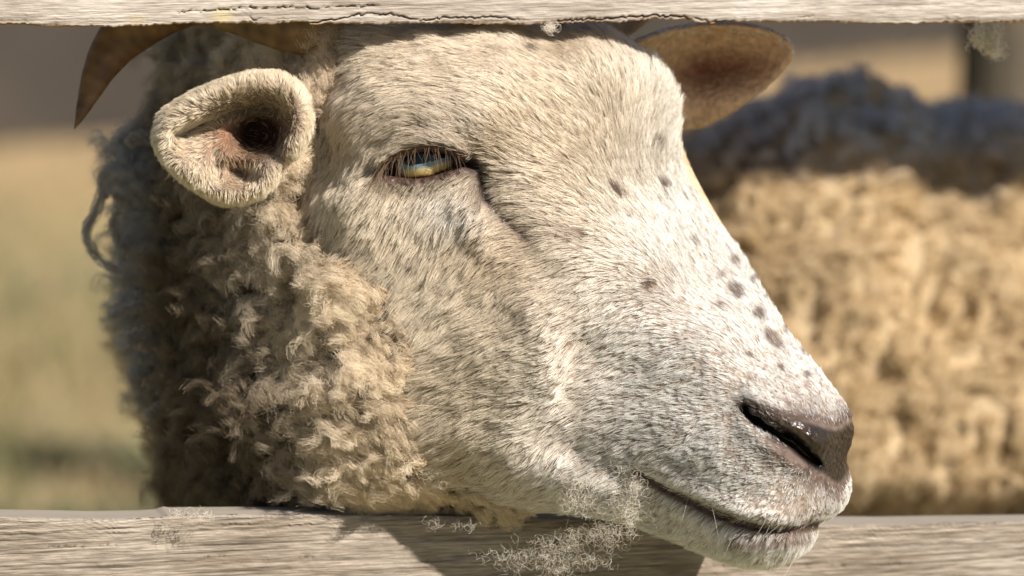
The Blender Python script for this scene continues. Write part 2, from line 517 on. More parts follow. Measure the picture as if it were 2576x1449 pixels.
# fleece lumps on the neck
NRM = vnormals(HM, HQ)
if NRM[np.argmin(HM[:, 1])][1] > 0: HQ = HQ[:, ::-1].copy(); NRM = -NRM
px, py, YY = to_px(HM)
wl = is_wool(px, py, YY)
wl_s = wl * sstep(0, 60, np.abs(YY + 100))
st3 = HM * np.array([0.6, 1.0, 1.1])
lump = fnoise(st3, 1 / 17.0, 11, 3) * 6.5 + np.abs(fnoise(st3, 1 / 8.0, 31, 2)) * 5.0 - 2.0
HM = HM + NRM * (lump * wl)[:, None]
NRM = vnormals(HM, HQ)

# skin colours
def skin_cols(px, py, YY, wl):
    n = len(px)
    c = np.tile(np.array([0.20, 0.155, 0.12]), (n, 1))
    wet = np.zeros(n)
    def mix(col, w):
        nonlocal c
        c = c * (1 - w[:, None]) + np.array(col) * w[:, None]
    front = YY < 40
    mix((0.06, 0.04, 0.026), wl)
    e = poly_sd(px, py, EYE)
    mix((0.06, 0.032, 0.024), sstep(-24, -8, e) * front)
    w = np.maximum(gpath(px, py, TEAR, 16), gpath(px, py, TEAR[:len(TEAR) // 2], 24)) * front; mix((0.035, 0.022, 0.016), np.clip(w * 1.5, 0, 1)); wet = np.maximum(wet, w * .7)
    wet = np.maximum(wet, sstep(-14, -3, e) * front * .35)
    # nose leather
    nose = smooth_poly([(1985,1068),(2030,1060),(2080,1080),(2115,1084),(2150,1052),(2168,1100),(2146,1150),(2134,1190),(2108,1222),(2082,1198),(2050,1180),(2008,1146),(1972,1112)], 2)
    nd = poly_sd(px, py, nose)
    w = sstep(-14, 8, nd) * front; mix((0.015, 0.009, 0.006), w); wet = np.maximum(wet, w)
    w = sstep(-90, -10, nd) * front * 0.9; w = np.clip(w - wet, 0, 1); mix((0.085, 0.055, 0.045), w)
    w = gpath(px, py, smooth_path([(1880,1020),(1940,1042),(2010,1072)]), 26) * front; mix((0.035, 0.022, 0.016), w)
    w = gpath(px, py, NOSTRIL, 15) * front; mix((0.005, 0.003, 0.002), np.clip(w * 1.8, 0, 1))
    w = gpath(px, py, MOUTH, 15) * front; mix((0.05, 0.03, 0.022), np.clip(w * 1.4, 0, 1)); wet = np.maximum(wet, w * .4)
    ie = in_ear(px, py, YY)
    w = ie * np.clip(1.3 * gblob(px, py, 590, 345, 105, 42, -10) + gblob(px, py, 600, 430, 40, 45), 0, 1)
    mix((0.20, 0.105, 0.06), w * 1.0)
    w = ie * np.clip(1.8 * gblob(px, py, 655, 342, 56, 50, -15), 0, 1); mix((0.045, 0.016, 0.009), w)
    w = ((px > 1500) & (YY > 70)).astype(float)
    mix((0.54, 0.37, 0.24), w)
    mix((0.22, 0.09, 0.05), w * gblob(px, py, 1790, 175, 130, 38, -6) * np.clip(1.0 + .4 * vnoise(np.stack([px, py, py], 1), 1/40., 5), 0, 1))
    return c, wet

px, py, YY = to_px(HM)
wl = is_wool(px, py, YY)
SKC, WET = skin_cols(px, py, YY, wl)

sheep = bpy.data.objects.new("sheep", None)
SC.collection.objects.link(sheep)
tag(sheep, "horned cream-faced sheep with brown-flecked nose pushing its head between the two fence rails", "sheep")

# body of the near sheep, hidden for the most part behind its own head: trunk, legs and tail as one blob
def sd_ell(p, c, r):
    q = (p - np.array(c)) / np.array(r)
    k = np.linalg.norm(q, axis=-1)
    return (k - 1) * min(r)

def sd_cap(p, a, b, ra, rb):
    a = np.array(a, float); b = np.array(b, float)
    ab = b - a
    t = np.clip(((p - a) @ ab) / (ab @ ab), 0, 1)
    return np.linalg.norm(p - a - t[..., None] * ab, axis=-1) - (ra + (rb - ra) * t)

def smin(a, b, k):
    t = np.clip(0.5 + 0.5 * (b - a) / k, 0, 1)
    return b * (1 - t) + a * t - k * t * (1 - t)

def body_mesh(parts, lo, hi, step, k=0.06):
    gx = [np.arange(lo[i], hi[i], step) for i in range(3)]
    p = np.stack(np.meshgrid(*gx, indexing='ij'), -1)
    F = None
    for s in parts:
        if len(s) == 2: f = sd_ell(p, *s)
        else: f = sd_cap(p, *s)
        F = f if F is None else smin(F, f, k)
    v, q = surface_nets(F.astype(np.float32), lo, (step,) * 3)
    n = vnormals(v, q)
    c = v.mean(0)
    if ((v - c) * n).sum() < 0: q = q[:, ::-1].copy()
    return v, q

cN = P(950, 700, 170)      # neck end
bw = 0.108
bx0 = P(1030, 700, 600)[0]
parts = [((bx0, 0.72, 0.44), (bw, 0.42, 0.17)), ((bx0, 0.42, 0.46), (bw * .95, 0.18, 0.16)),
         ((cN[0] - 0.01, 0.16, cN[2]), (bx0, 0.45, 0.47), 0.075, 0.12)]
for sx, yy in ((-1, .48), (1, .48), (-1, .98), (1, .98)):
    parts.append(((bx0 + sx * .06, yy, .32), (bx0 + sx * .063, yy + .02, .10), .05, .022))
    parts.append(((bx0 + sx * .063, yy + .02, .10), (bx0 + sx * .063, yy - .01, .015), .022, .028))
bv, bq = body_mesh(parts, (bx0 - .25, 0.05, -0.02), (bx0 + .25, 1.25, .75), 0.012)
bn = vnormals(bv, bq)
bv = bv + bn * ((fnoise(bv, 26, 3, 3) * .012) * sstep(.2, .3, bv[:, 2]))[:, None]
hv = Pm(HM)
allv = np.vstack([hv, bv]); allq = np.vstack([HQ, bq + len(hv)])
me = mesh_np("body", allv, allq)
vcol(me, "skin", np.vstack([SKC, np.tile([0.42, 0.33, 0.24], (len(bv), 1))]))
wa = me.attributes.new("wet", 'FLOAT', 'POINT')
wa.data.foreach_set("value", np.concatenate([WET, np.zeros(len(bv))]).astype(np.float32))
body = link("body", me, M_skin, sheep)

# ------------------------------------------------------------------ eye
def eye_mat():
    m, nt, b = new_mat("sheep_eye")
    tc = N(nt, "ShaderNodeTexCoord")
    sep = N(nt, "ShaderNodeSeparateXYZ"); nt.links.new(tc.outputs["Object"], sep.inputs[0])
    def mth(op, a, c=None, clamp=False):
        n = N(nt, "ShaderNodeMath", operation=op); n.use_clamp = clamp
        for i, v in enumerate((a, c)):
            if v is None: continue
            if isinstance(v, (int, float)): n.inputs[i].default_value = v
            else: nt.links.new(v, n.inputs[i])
        return n.outputs[0]
    x, z = sep.outputs[0], sep.outputs[2]
    nz = N(nt, "ShaderNodeTexNoise"); nz.inputs["Scale"].default_value = 700; nz.inputs["Detail"].default_value = 3
    nt.links.new(tc.outputs["Object"], nz.inputs["Vector"])
    wob = mth('MULTIPLY', mth('SUBTRACT', nz.outputs["Fac"], .5), .0030)
    a = math.radians(12)
    u = mth('ADD', mth('MULTIPLY', x, math.cos(a)), mth('MULTIPLY', z, math.sin(a)))
    w0 = mth('SUBTRACT', mth('MULTIPLY', z, math.cos(a)), mth('MULTIPLY', x, math.sin(a)))
    w = mth('ADD', w0, wob)
    # pupil: wide horizontal slot with ragged edge
    pu = mth('ADD', mth('POWER', mth('ABSOLUTE', mth('DIVIDE', u, .0088)), 4.0), mth('POWER', mth('ABSOLUTE', mth('DIVIDE', w, .0026)), 2.0))
    pupil = mth('LESS_THAN', pu, 1.0)
    r = mth('SQRT', mth('ADD', mth('POWER', mth('DIVIDE', u, 1.12), 2.0), mth('POWER', w0, 2.0)))
    rp = N(nt, "ShaderNodeValToRGB")
    rs = mth('DIVIDE', r, .0125)
    vv = mth('SUBTRACT', 0.0, mth('DIVIDE', mth('ADD', w0, mth('MULTIPLY', mth('ABSOLUTE', u), -.16)), .0125))
    nt.links.new(mth('ADD', vv, mth('MULTIPLY', wob, 25.0)), rp.inputs[0])
    cr = rp.color_ramp
    cr.elements[0].position = 0.0; cr.elements[0].color = (0.06, 0.09, 0.12, 1)
    cr.elements[1].position = 1.0; cr.elements[1].color = (0.03, 0.014, 0.008, 1)
    for pos, col in ((.22, (.14, .20, .24, 1)), (.34, (.15, .20, .23, 1)), (.42, (.42, .34, .18, 1)), (.55, (.42, .28, .10, 1)), (.63, (.04, .018, .01, 1))):
        e = cr.elements.new(pos); e.color = tuple(x * (1.0 if i == 3 else .9) for i, x in enumerate(col))
    mx = N(nt, "ShaderNodeMix", data_type='RGBA')
    topm = N(nt, "ShaderNodeMapRange"); topm.inputs["From Min"].default_value = .0; topm.inputs["From Max"].default_value = .0035
    nt.links.new(w, topm.inputs["Value"])
    tm = N(nt, "ShaderNodeMix", data_type='RGBA'); nt.links.new(topm.outputs[0], tm.inputs[0]); nt.links.new(rp.outputs[0], tm.inputs[6]); tm.inputs[7].default_value = (.045, .055, .06, 1)  # shadow of lid and lashes painted on the upper iris as dark grey
    nt.links.new(pupil, mx.inputs[0]); nt.links.new(tm.outputs[2], mx.inputs[6]); mx.inputs[7].default_value = (.006, .008, .012, 1)
    rm = N(nt, "ShaderNodeMapRange"); rm.inputs['From Min'].default_value = .70; rm.inputs['From Max'].default_value = .86; nt.links.new(rs, rm.inputs['Value'])
    ml = N(nt, "ShaderNodeMix", data_type='RGBA'); nt.links.new(rm.outputs[0], ml.inputs[0]); nt.links.new(mx.outputs[2], ml.inputs[6]); ml.inputs[7].default_value = (.035, .016, .01, 1)
    nt.links.new(ml.outputs[2], b.inputs["Base Color"])
    b.inputs["Roughness"].default_value = .8; b.inputs["Specular IOR Level"].default_value = 0.0
    b.inputs["Coat Weight"].default_value = 1.0; b.inputs["Coat Roughness"].default_value = .02; b.inputs["Coat IOR"].default_value = 1.36
    return m

def uv_sphere(r, nu=64, nv=40, bulge=True):
    v = []; f = []
    for j in range(nv + 1):
        th = math.pi * j / nv
        for i in range(nu):
            ph = 2 * math.pi * i / nu
            # pole along -Y
            rr = r
            if bulge: rr = r + 0.0016 * math.exp(-(th / .55) ** 4)
            v.append((rr * math.sin(th) * math.cos(ph), -rr * math.cos(th), rr * math.sin(th) * math.sin(ph)))
    for j in range(nv):
        for i in range(nu):
            f.append((j * nu + i, j * nu + (i + 1) % nu, (j + 1) * nu + (i + 1) % nu, (j + 1) * nu + i))
    return np.array(v), np.array(f)

ev, ef_ = uv_sphere(0.0155)
em = mesh_np("eye", ev, ef_)
eye = link("eye", em, eye_mat(), sheep)
YE = float(head_front(np.array([1075.0]), np.array([480.0]), False)[0])
eye.location = P(1064, 408, 1.5 + 14.5)
eye.rotation_euler = (math.radians(-15), 0, math.radians(5))
tag(eye, "pale blue-amber eye with a dark horizontal pupil")

# ------------------------------------------------------------------ horns
def sweep(path, n=140, m=36, ridges=1.0, seed=0):
    p = smooth_path(path, 4)
    # resample
    d = np.r_[0, np.cumsum(np.linalg.norm(np.diff(p[:, :3], axis=0), axis=1))]
    t = np.linspace(0, d[-1], n)
    q = np.stack([np.interp(t, d, p[:, k]) for k in range(p.shape[1])], 1)
    W = P(q[:, 0], q[:, 1], q[:, 2])
    T = np.gradient(W, axis=0); T /= np.linalg.norm(T, axis=1, keepdims=True)
    up = np.array([0, 1.0, 0])
    v = []
    for i in range(n):
        b = np.cross(T[i], up); b /= np.linalg.norm(b); c = np.cross(b, T[i])
        r = q[i, 3] * S
        s = i / (n - 1)
        rid = 1 + ridges * (0.02 * abs(math.sin(s * 46 + .6 * math.sin(s * 19))) ** .6) * (1 - s) ** .5
        for j in range(m):
            a = 2 * math.pi * j / m
            ca, sa = math.cos(a), math.sin(a)
            rr = r * rid * (1 + .035 * math.sin(3 * a + s * 4)) * (1 + .10 * abs(ca) ** 3)
            v.append(W[i] + b * ca * rr + c * sa * rr * .8)
    v = np.array(v)
    v += (fnoise(v, 160, seed, 3) * .0009)[:, None] * np.array([.6, .6, .6])
    f = [(i * m + j, i * m + (j + 1) % m, (i + 1) * m + (j + 1) % m, (i + 1) * m + j) for i in range(n - 1) for j in range(m)]
    return v, np.array(f), np.repeat(np.linspace(0, 1, n), m)

def horn_mat():
    m, nt, b = new_mat("horn")
    at = N(nt, "ShaderNodeAttribute", attribute_name="along")
    mp = N(nt, "ShaderNodeMapping"); tc = N(nt, "ShaderNodeTexCoord")
    nz = N(nt, "ShaderNodeTexNoise"); nz.inputs["Scale"].default_value = 70; nz.inputs["Detail"].default_value = 6
    nt.links.new(tc.outputs["Object"], nz.inputs["Vector"])
    wv = N(nt, "ShaderNodeMath", operation='SINE')
    mu = N(nt, "ShaderNodeMath", operation='MULTIPLY'); mu.inputs[1].default_value = 150
    ad = N(nt, "ShaderNodeMath", operation='MULTIPLY_ADD'); ad.inputs[1].default_value = 9.0
    nt.links.new(at.outputs["Fac"], mu.inputs[0]); nt.links.new(nz.outputs["Fac"], ad.inputs[0]); nt.links.new(mu.outputs[0], ad.inputs[2]); nt.links.new(ad.outputs[0], wv.inputs[0])
    ma = N(nt, "ShaderNodeMath", operation='MULTIPLY_ADD'); ma.inputs[1].default_value = .03; nt.links.new(wv.outputs[0], ma.inputs[0]); nt.links.new(nz.outputs["Fac"], ma.inputs[2])
    rp = N(nt, "ShaderNodeValToRGB"); nt.links.new(ma.outputs[0], rp.inputs[0])
    e = rp.color_ramp.elements
    e[0].position = .3; e[0].color = (.07, .04, .018, 1); e[1].position = .75; e[1].color = (.38, .25, .10, 1)
    x = e.new(.5); x.color = (.20, .12, .05, 1)
    # darker horn towards the tip
    mx = N(nt, "ShaderNodeMix", data_type='RGBA', blend_type='MULTIPLY'); mx.inputs[0].default_value = 1
    r2 = N(nt, "ShaderNodeValToRGB"); nt.links.new(at.outputs["Fac"], r2.inputs[0])
    r2.color_ramp.elements[0].position = .25; r2.color_ramp.elements[0].color = (1.0, 1.0, 1.0, 1); r2.color_ramp.elements[1].position = .6; r2.color_ramp.elements[1].color = (.8, .68, .58, 1)
    nt.links.new(rp.outputs[0], mx.inputs[6]); nt.links.new(r2.outputs[0], mx.inputs[7]); nt.links.new(mx.outputs[2], b.inputs["Base Color"])
    b.inputs["Roughness"].default_value = .55
    bp = N(nt, "ShaderNodeBump"); bp.inputs["Strength"].default_value = .6; bp.inputs["Distance"].default_value = .001
    nt.links.new(ma.outputs[0], bp.inputs["Height"]); nt.links.new(bp.outputs[0], b.inputs["Normal"])
    return m
M_horn = horn_mat()
for path, lab in (([(860,72,60,70),(780,68,46,66),(700,56,44,62),(610,26,48,56),(510,-8,56,56),(410,18,62,62),(320,75,62,60),(262,150,60,44),(228,225,56,28),(205,285,52,14),(187,325,50,1)], "brown horn curling down to a pointed tip behind the upper rail"),
                  ([(1380,80,62,50),(1450,88,76,50),(1510,82,96,46),(1570,50,120,42),(1640,0,150,36),(1720,0,180,26),(1790,-20,200,12),(1830,-30,215,1)], "shaded horn behind the forehead, by the upright ear")):
    v, f, al = sweep(path)
    m_ = mesh_np("horn", v, f)
    a_ = m_.attributes.new("along", 'FLOAT', 'POINT'); a_.data.foreach_set("value", al.astype(np.float32))
    tag(link("horn", m_, M_horn, sheep), lab)

# ------------------------------------------------------------------ short hair of the face
FLOW = np.array([  # px, py, dx, dy (image, y down), root -> tip
    (2050,950,-.35,-.93),(2110,1020,-.25,-.95),(1950,1020,-.7,-.7),(1980,880,-.5,-.85),(1800,1000,-1,.05),(1800,1150,-1,-.05),(1900,1230,-.95,-.3),(2000,1270,-.8,.2),
    (1990,1325,-.2,1),(1900,1310,-.5,.85),(1800,1280,-.75,.6),(1700,1235,-.85,.5),(1850,1370,-.7,.75),(1950,1390,-.3,.95),(2030,1370,.5,.85),(1750,1350,-.8,.6),(2140,1200,1,.2),(2110,1290,.5,.85),
    (1300,1000,-.95,.25),(1250,750,-.8,.55),(1100,700,-.65,.75),(1000,600,-.6,.8),(1450,700,-.9,.4),(1550,760,-.85,.5),(1750,650,-.95,-.3),(1700,800,-.97,.2),(1500,900,-.9,.4),(1700,1000,-1,.1),
    (1450,1200,-.8,.55),(1600,1250,-.85,.5),(1300,1220,-.7,.7),(1150,1150,-.75,.65),(1100,950,-.9,.4),(1400,250,-.93,-.35),(1600,400,-.75,-.6),(1700,550,-.6,-.78),(1830,680,-.55,-.83),(1650,250,-.2,-.95),(1700,330,.5,-.85),
    (1550,140,-.4,-.9),(1250,250,-1,-.1),(1150,160,-1,.05),(1000,200,-1,.15),(900,300,-.8,.5),(850,420,-.6,.8),(1130,330,-.5,-.85),(1060,260,-.9,-.35),(980,300,-1,.2),(940,380,-.6,.8),(960,450,-.6,.8),
    (1230,350,-.6,-.75),(1350,450,-1,-.05),(1320,560,-1,.05),(1450,560,-.95,-.15),(1100,490,-.5,.85),(1170,480,-.3,.9),(1200,600,-.6,.75),(1600,600,-.9,-.3),(1900,780,-.6,-.8),(1850,850,-.9,-.4),
    (450,330,-.8,.1),(420,400,-.8,.5),(550,220,-.5,-.8),(650,195,-.1,-1),(740,230,.6,-.7),(770,320,.7,.5),(500,480,-.5,.85),(600,505,0,1),(680,460,.5,.8),(500,350,.6,.3),(600,430,.3,.5),(520,280,-.3,-.7),
    (1700,70,.3,-1),(1900,70,.5,-.8),(1980,130,.8,.3),(1850,270,.5,.8),(1750,320,.1,1),(1800,200,.9,.2)])

def flow_dir(px, py, sig=85.0):
    q = np.stack([px, py], 1)
    out = np.zeros((len(q), 2))
    for i in range(0, len(q), 50000):
        d2 = ((q[i:i + 50000, None] - FLOW[None, :, :2]) ** 2).sum(-1)
        w = np.exp(-d2 / (2 * sig ** 2)) + 1e-4 / (1 + d2 / 1e4) ** 3
        out[i:i + 50000] = (w @ FLOW[:, 2:]) / w.sum(1, keepdims=True)
    return out / (np.linalg.norm(out, axis=1, keepdims=True) + 1e-9)

def sample_mesh(v, q, n, weight=None):
    tri = np.vstack([q[:, [0, 1, 2]], q[:, [0, 2, 3]]])
    a, b, c = v[tri[:, 0]], v[tri[:, 1]], v[tri[:, 2]]
    cr = np.cross(b - a, c - a)
    area = np.linalg.norm(cr, axis=1)
    if weight is not None: area = area * weight[tri].mean(1)
    cdf = np.cumsum(area); cdf /= cdf[-1]
    k = np.searchsorted(cdf, rng.random(n))
    k = np.clip(k, 0, len(tri) - 1)
    r1 = np.sqrt(rng.random(n)); r2 = rng.random(n)
    w = np.stack([1 - r1, r1 * (1 - r2), r1 * r2], 1)
    T = tri[k]
    pos = (v[T] * w[..., None]).sum(1)
    return pos, T, w

px, py, YY = to_px(HM)
view = np.array([0, -1.0, 0])
facing = sstep(-.55, -.15, NRM @ view)
wl = is_wool(px, py, YY)
e = poly_sd(px, py, EYE); front = YY < 45
dens = (1 - wl) * facing
dens = dens * np.where(front, sstep(-7, -20, e), 1)
nosepoly = smooth_poly([(1985,1068),(2030,1060),(2080,1080),(2115,1084),(2150,1052),(2168,1100),(2146,1150),(2134,1190),(2108,1222),(2082,1198),(2050,1180),(2008,1146),(1972,1112)], 2)
nd = poly_sd(px, py, nosepoly)
dens *= np.where(front, sstep(2, -20, nd), 1)
dens *= np.where(front, 1 - np.clip(gpath(px, py, NOSTRIL, 16) * 1.5, 0, 1), 1)
dens *= np.where(front, 1 - .93 * np.clip(gpath(px, py, TEAR[:len(TEAR) // 2], 21) * 1.3, 0, 1), 1)
dens *= np.where(front, 1 - .95 * gpath(px, py, MOUTH[len(MOUTH)//5:], 12), 1)
ie = in_ear(px, py, YY)
dens *= np.where(ie > 0, 1 - .86 * np.clip(1.7 * gblob(px, py, 650, 335, 66, 56, -15), 0, 1) - .0, 1)
dens *= np.where(ie > 0, 1 - .35 * np.clip(1.2 * gblob(px, py, 515, 350, 70, 28, -14) + gblob(px, py, 595, 430, 30, 38, -35), 0, 1), 1)
fe = (px > 1500) & (YY > 70)
dens *= np.where(fe, .9 - .6 * gblob(px, py, 1790, 175, 150, 45, -6), 1)
dens = np.clip(dens, 0, 1) * (1 + 1.6 * gblob(px, py, 1950, 1160, 260, 230) * (YY < 60))

NF_ = 300000
pos, T, w = sample_mesh(HM, HQ, NF_, dens)
nr = (NRM[T] * w[..., None]).sum(1); nr /= np.linalg.norm(nr, axis=1, keepdims=True)
px, py, YY = to_px(pos)
fe = (px > 1500) & (YY > 70)
ie = in_ear(px, py, YY) > 0
fd = flow_dir(px, py)
# low frequency wander of the lie of the coat, and a finer one per tuft
ang = 0.35 * fnoise(pos, 1 / 16.0, 41, 2) + 0.35 * vnoise(pos, 1 / 3.2, 43) + 0.17 * rng.standard_normal(NF_)
ca, sa = np.cos(ang), np.sin(ang)
fd = np.stack([fd[:, 0] * ca - fd[:, 1] * sa, fd[:, 0] * sa + fd[:, 1] * ca], 1)
t3 = np.stack([fd[:, 0], np.zeros(NF_), -fd[:, 1]], 1)
t3 = t3 - (t3 * nr).sum(1, keepdims=True) * nr
t3 /= np.linalg.norm(t3, axis=1, keepdims=True) + 1e-9
# length (mm)
nosed = np.sqrt((px - 2030) ** 2 + (py - 1120) ** 2)
length = 4.2 + 4.5 * sstep(150, 900, nosed) + 3.0 * sstep(1250, 1050, px) * sstep(500, 700, py)
length = np.where(nosed < 240, 2.0 + 2.2 * nosed / 240, length)
length += 3.0 * sstep(1240, 1340, py) * sstep(2080, 1900, px) * (py > np.interp(px, MOUTH[:, 0], MOUTH[:, 1]))
eyed = poly_sd(px, py, EYE)
length = np.where((eyed > -45) & (YY < 40), length * (.45 + .55 * np.clip(-eyed / 45, 0, 1)), length)
length = np.where(ie, 5.3 - .6 * gblob(px, py, 590, 370, 90, 70), length)
length = np.where(fe, 1.8, length)
length += 3.5 * sstep(150, 90, py) * (~fe) * (~ie)
length *= rng.uniform(.48, 1.08, NF_)
lift = 0.30 + 0.16 * rng.standard_normal(NF_) + 0.18 * vnoise(pos, 1 / 4.0, 77)
lift = np.where(ie, lift + .18, lift)
lift = np.where((px > 1640) & (py < 420), lift + .35, lift)
lift = np.where(py > 1330, lift + .15, lift)
lift = np.clip(lift, .06, 1.3)
K = 5
s = np.linspace(0, 1, K)
# direction swings down from lift to nearly flat
pts = np.empty((NF_, K, 3)); pts[:, 0] = pos - nr * .4
for k in range(1, K):
    la = lift * (1.25 - 0.75 * s[k])
    dirn = t3 * np.cos(la)[:, None] + nr * np.sin(la)[:, None]
    pts[:, k] = pts[:, k - 1] + dirn * (length / (K - 1))[:, None]
# sideways curl
side = np.cross(nr, t3)
cur = (rng.standard_normal(NF_) * .10 * length)
pts += side[:, None, :] * (cur[:, None] * s[None] ** 2)[..., None]
# tufting: tips drawn to their tuft's mean tip
def clump(pts, pos, size, amt, seed):
    warp = np.stack([vnoise(pos, 1 / (size * 2.2), seed + i) for i in range(3)], 1) * size * .8
    g = np.floor((pos + warp) / size).astype(np.int64)
    g = g - g.min(0)
    key = (g[:, 0] * 4096 + g[:, 1]) * 4096 + g[:, 2]
    _, inv = np.unique(key, return_inverse=True)
    cnt = np.bincount(inv).astype(float)
    out = pts.copy()
    ss = s[:pts.shape[1]] if pts.shape[1] == K else np.linspace(0, 1, pts.shape[1])
    for k in range(pts.shape[1]):
        mean = np.stack([np.bincount(inv, pts[:, k, j]) / cnt for j in range(3)], 1)
        a = amt * ss[k] ** 1.2
        out[:, k] = pts[:, k] * (1 - a) + mean[inv] * a
    return out, inv
_, inv0 = clump(pts, pos, 5.0, 0.0, 9)
pts, _ = clump(pts, pos, 4.6, .30, 6)
pts, inv = clump(pts, pos, 1.05, .72, 5)
tuftv = rng.random(inv.max() + 1)[inv]
tuftw = rng.random(inv0.max() + 1)[inv0]
# colours
def fur_colour(px, py, YY, pos, inv):
    n = len(px)
    cream = np.array([.84, .715, .54]); white = np.array([.93, .90, .84]); tan = np.array([.46, .31, .165]); grey = np.array([.36, .28, .20]); dark = np.array([.065, .033, .018])
    wn_ = sstep(1250, 1750, px + (py - 700) * .35)
    c = cream * (1 - wn_[:, None]) + white * wn_[:, None]
    def mix(col, w):
        nonlocal c
        w = np.clip(w, 0, 1)[:, None]; c = c * (1 - w) + col * w
    mix(grey, .5 * gblob(px, py, 1080, 330, 170, 90) + .35 * gblob(px, py, 1290, 520, 80, 170, -30) + .25 * gblob(px, py, 1460, 1000, 60, 160, -5) + .15 * gblob(px, py, 1650, 750, 250, 120, 30))
    mix(tan, .42 * gblob(px, py, 1260, 640, 160, 90, 35) + .3 * gblob(px, py, 1300, 150, 330, 50) + .25 * gblob(px, py, 1020, 430, 60, 60) + .25 * gblob(px, py, 1230, 400, 50, 60))
    mix(white, .6 * gblob(px, py, 1130, 520, 90, 50, 20))
    # random grey/brown hairs mixed in
    r = rng.random(n)
    mix(np.array([.20, .13, .08]), (r < .12) * .75)
    v = rng.uniform(.85, 1.1, n)[:, None] * (0.82 + .24 * tuftv[:, None]) * (.9 + .18 * tuftw[:, None])
    mix(np.array([.22, .16, .12]), (tuftv > .95) * .5)
    c = c * v
    # brown flecks along the nose, and grey muzzle
    spots = [(1650,375,16,9),(1680,478,20,12),(1735,505,9,9),(1562,493,28,11),(1850,635,16,12),(1862,668,15,12),(1866,740,26,18),(1830,775,14,10),(1920,800,20,16),(1955,862,36,18),(2035,888,14,13),(1648,722,18,18),
             (1990,835,12,10),(1905,715,10,9),(1975,930,14,10),(1800,560,10,8),(1760,620,9,9),(2040,950,12,10),(1720,860,9,8),(1895,900,12,8),(1600,560,12,7),(1830,700,8,12),(1700,420,9,8),(1480,590,14,9),(1940,760,9,9),(1240,1000,0.1,.1)]
    wsp = np.zeros(n)
    for cx, cy, rx, ry in spots:
        wsp = np.maximum(wsp, gblob(px, py, cx, cy, rx * .95, ry * .95, 40))
    mix(dark, np.clip(wsp * 2.0 - .35, 0, .9) * (YY < 60) * (rng.random(n) < .95))
    nd = poly_sd(px, py, nosepoly)
    mz = np.maximum(np.exp(-np.clip(-nd, 0, 1e3) / 42), gpath(px, py, smooth_path([(1880,1022),(1940,1045),(2010,1075)]), 22))
    mix(np.array([.075, .046, .034]), np.clip(mz * 1.35, 0, 1) * (rng.random(n) < .85) * (YY < 40) * (1 - sstep(2108, 2124, px) * sstep(1150, 1175, py)))
    mix(np.array([.22, .16, .13]), .40 * gblob(px, py, 1800, 985, 45, 25) * (rng.random(n) < .7))
    mw = gpath(px, py, MOUTH - np.array([0, 6]), 15) * sstep(1650, 1800, px)
    mix(dark * 1.4, mw * .9 * (rng.random(n) < .75))
    mix(dark * 1.6, .9 * gpath(px, py, smooth_path([(1850,1350),(1950,1360),(2030,1345)]), 14))
    mix(np.array([.25, .17, .13]), .5 * gblob(px, py, 2020, 1280, 60, 30) )
    ed = poly_sd(px, py, EYE)
    mix(np.array([.12, .075, .05]), np.exp(-np.clip(-ed, 0, 1e3) / 11) * .9 * (YY < 40))
    mix(np.array([.05, .035, .03]), np.maximum(gpath(px, py, TEAR, 15) * .35, gpath(px, py, TEAR[:len(TEAR) // 2], 26)) * .95 * (YY < 40))
    mix(dark * 2, .55 * gblob(px, py, 1330, 590, 40, 22, 35) + .5 * gblob(px, py, 1452, 590, 30, 22))
    return np.clip(c, .01, .93)
FC = fur_colour(px, py, YY, pos, inv)
FC[ie] = np.array([.78, .65, .46]) * rng.uniform(.85, 1.1, ie.sum())[:, None]
w_ = np.clip(gblob(px, py, 590, 380, 80, 60) , 0, 1)[:, None] * .5
FC = np.where(ie[:, None], FC * (1 - w_) + np.array([.42, .25, .14]) * w_, FC)
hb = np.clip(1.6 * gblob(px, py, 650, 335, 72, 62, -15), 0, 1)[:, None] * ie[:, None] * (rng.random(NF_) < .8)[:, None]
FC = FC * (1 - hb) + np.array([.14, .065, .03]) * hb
FC[fe] = np.array([.60, .42, .27]) * rng.uniform(.8, 1.1, fe.sum())[:, None]
rim = fe & (seg_dist(px, py, FAR_RIM) < 20)
FC[rim] = np.array([.90, .90, .90])
rad = np.linspace(1, .25, K) * .105e-3
rr = rad[None] * rng.uniform(.75, 1.3, NF_)[:, None]
WP = Pm(pts)
earm = ie | fe
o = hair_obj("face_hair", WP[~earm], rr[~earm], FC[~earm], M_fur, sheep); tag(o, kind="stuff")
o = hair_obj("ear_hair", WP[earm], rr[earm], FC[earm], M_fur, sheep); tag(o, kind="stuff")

# eyelashes and long feelers round the lips
def free_hairs(name, roots, dirs, lens, radius, cols, bend, K=8, mat=None, parent=None):
    """roots (N,3) mm, dirs (N,3), gravity-like bend vector (mm)"""
    n = len(roots); s_ = np.linspace(0, 1, K)
    d = dirs / np.linalg.norm(dirs, axis=1, keepdims=True)
    p = roots[:, None] + d[:, None] * (lens[:, None] * s_[None])[..., None] + bend[:, None] * (s_[None] ** 2)[..., None]
    R = radius[:, None] * np.linspace(1, .2, K)[None]
    return hair_obj(name, Pm(p), R, cols, mat or M_fur, parent)

def mmp(px, py, Y):
    px, py, Y = np.broadcast_arrays(np.asarray(px, float), np.asarray(py, float), np.asarray(Y, float))
    return np.stack([(px - 1288) * MM, Y, -(py - 724.5) * MM], -1)

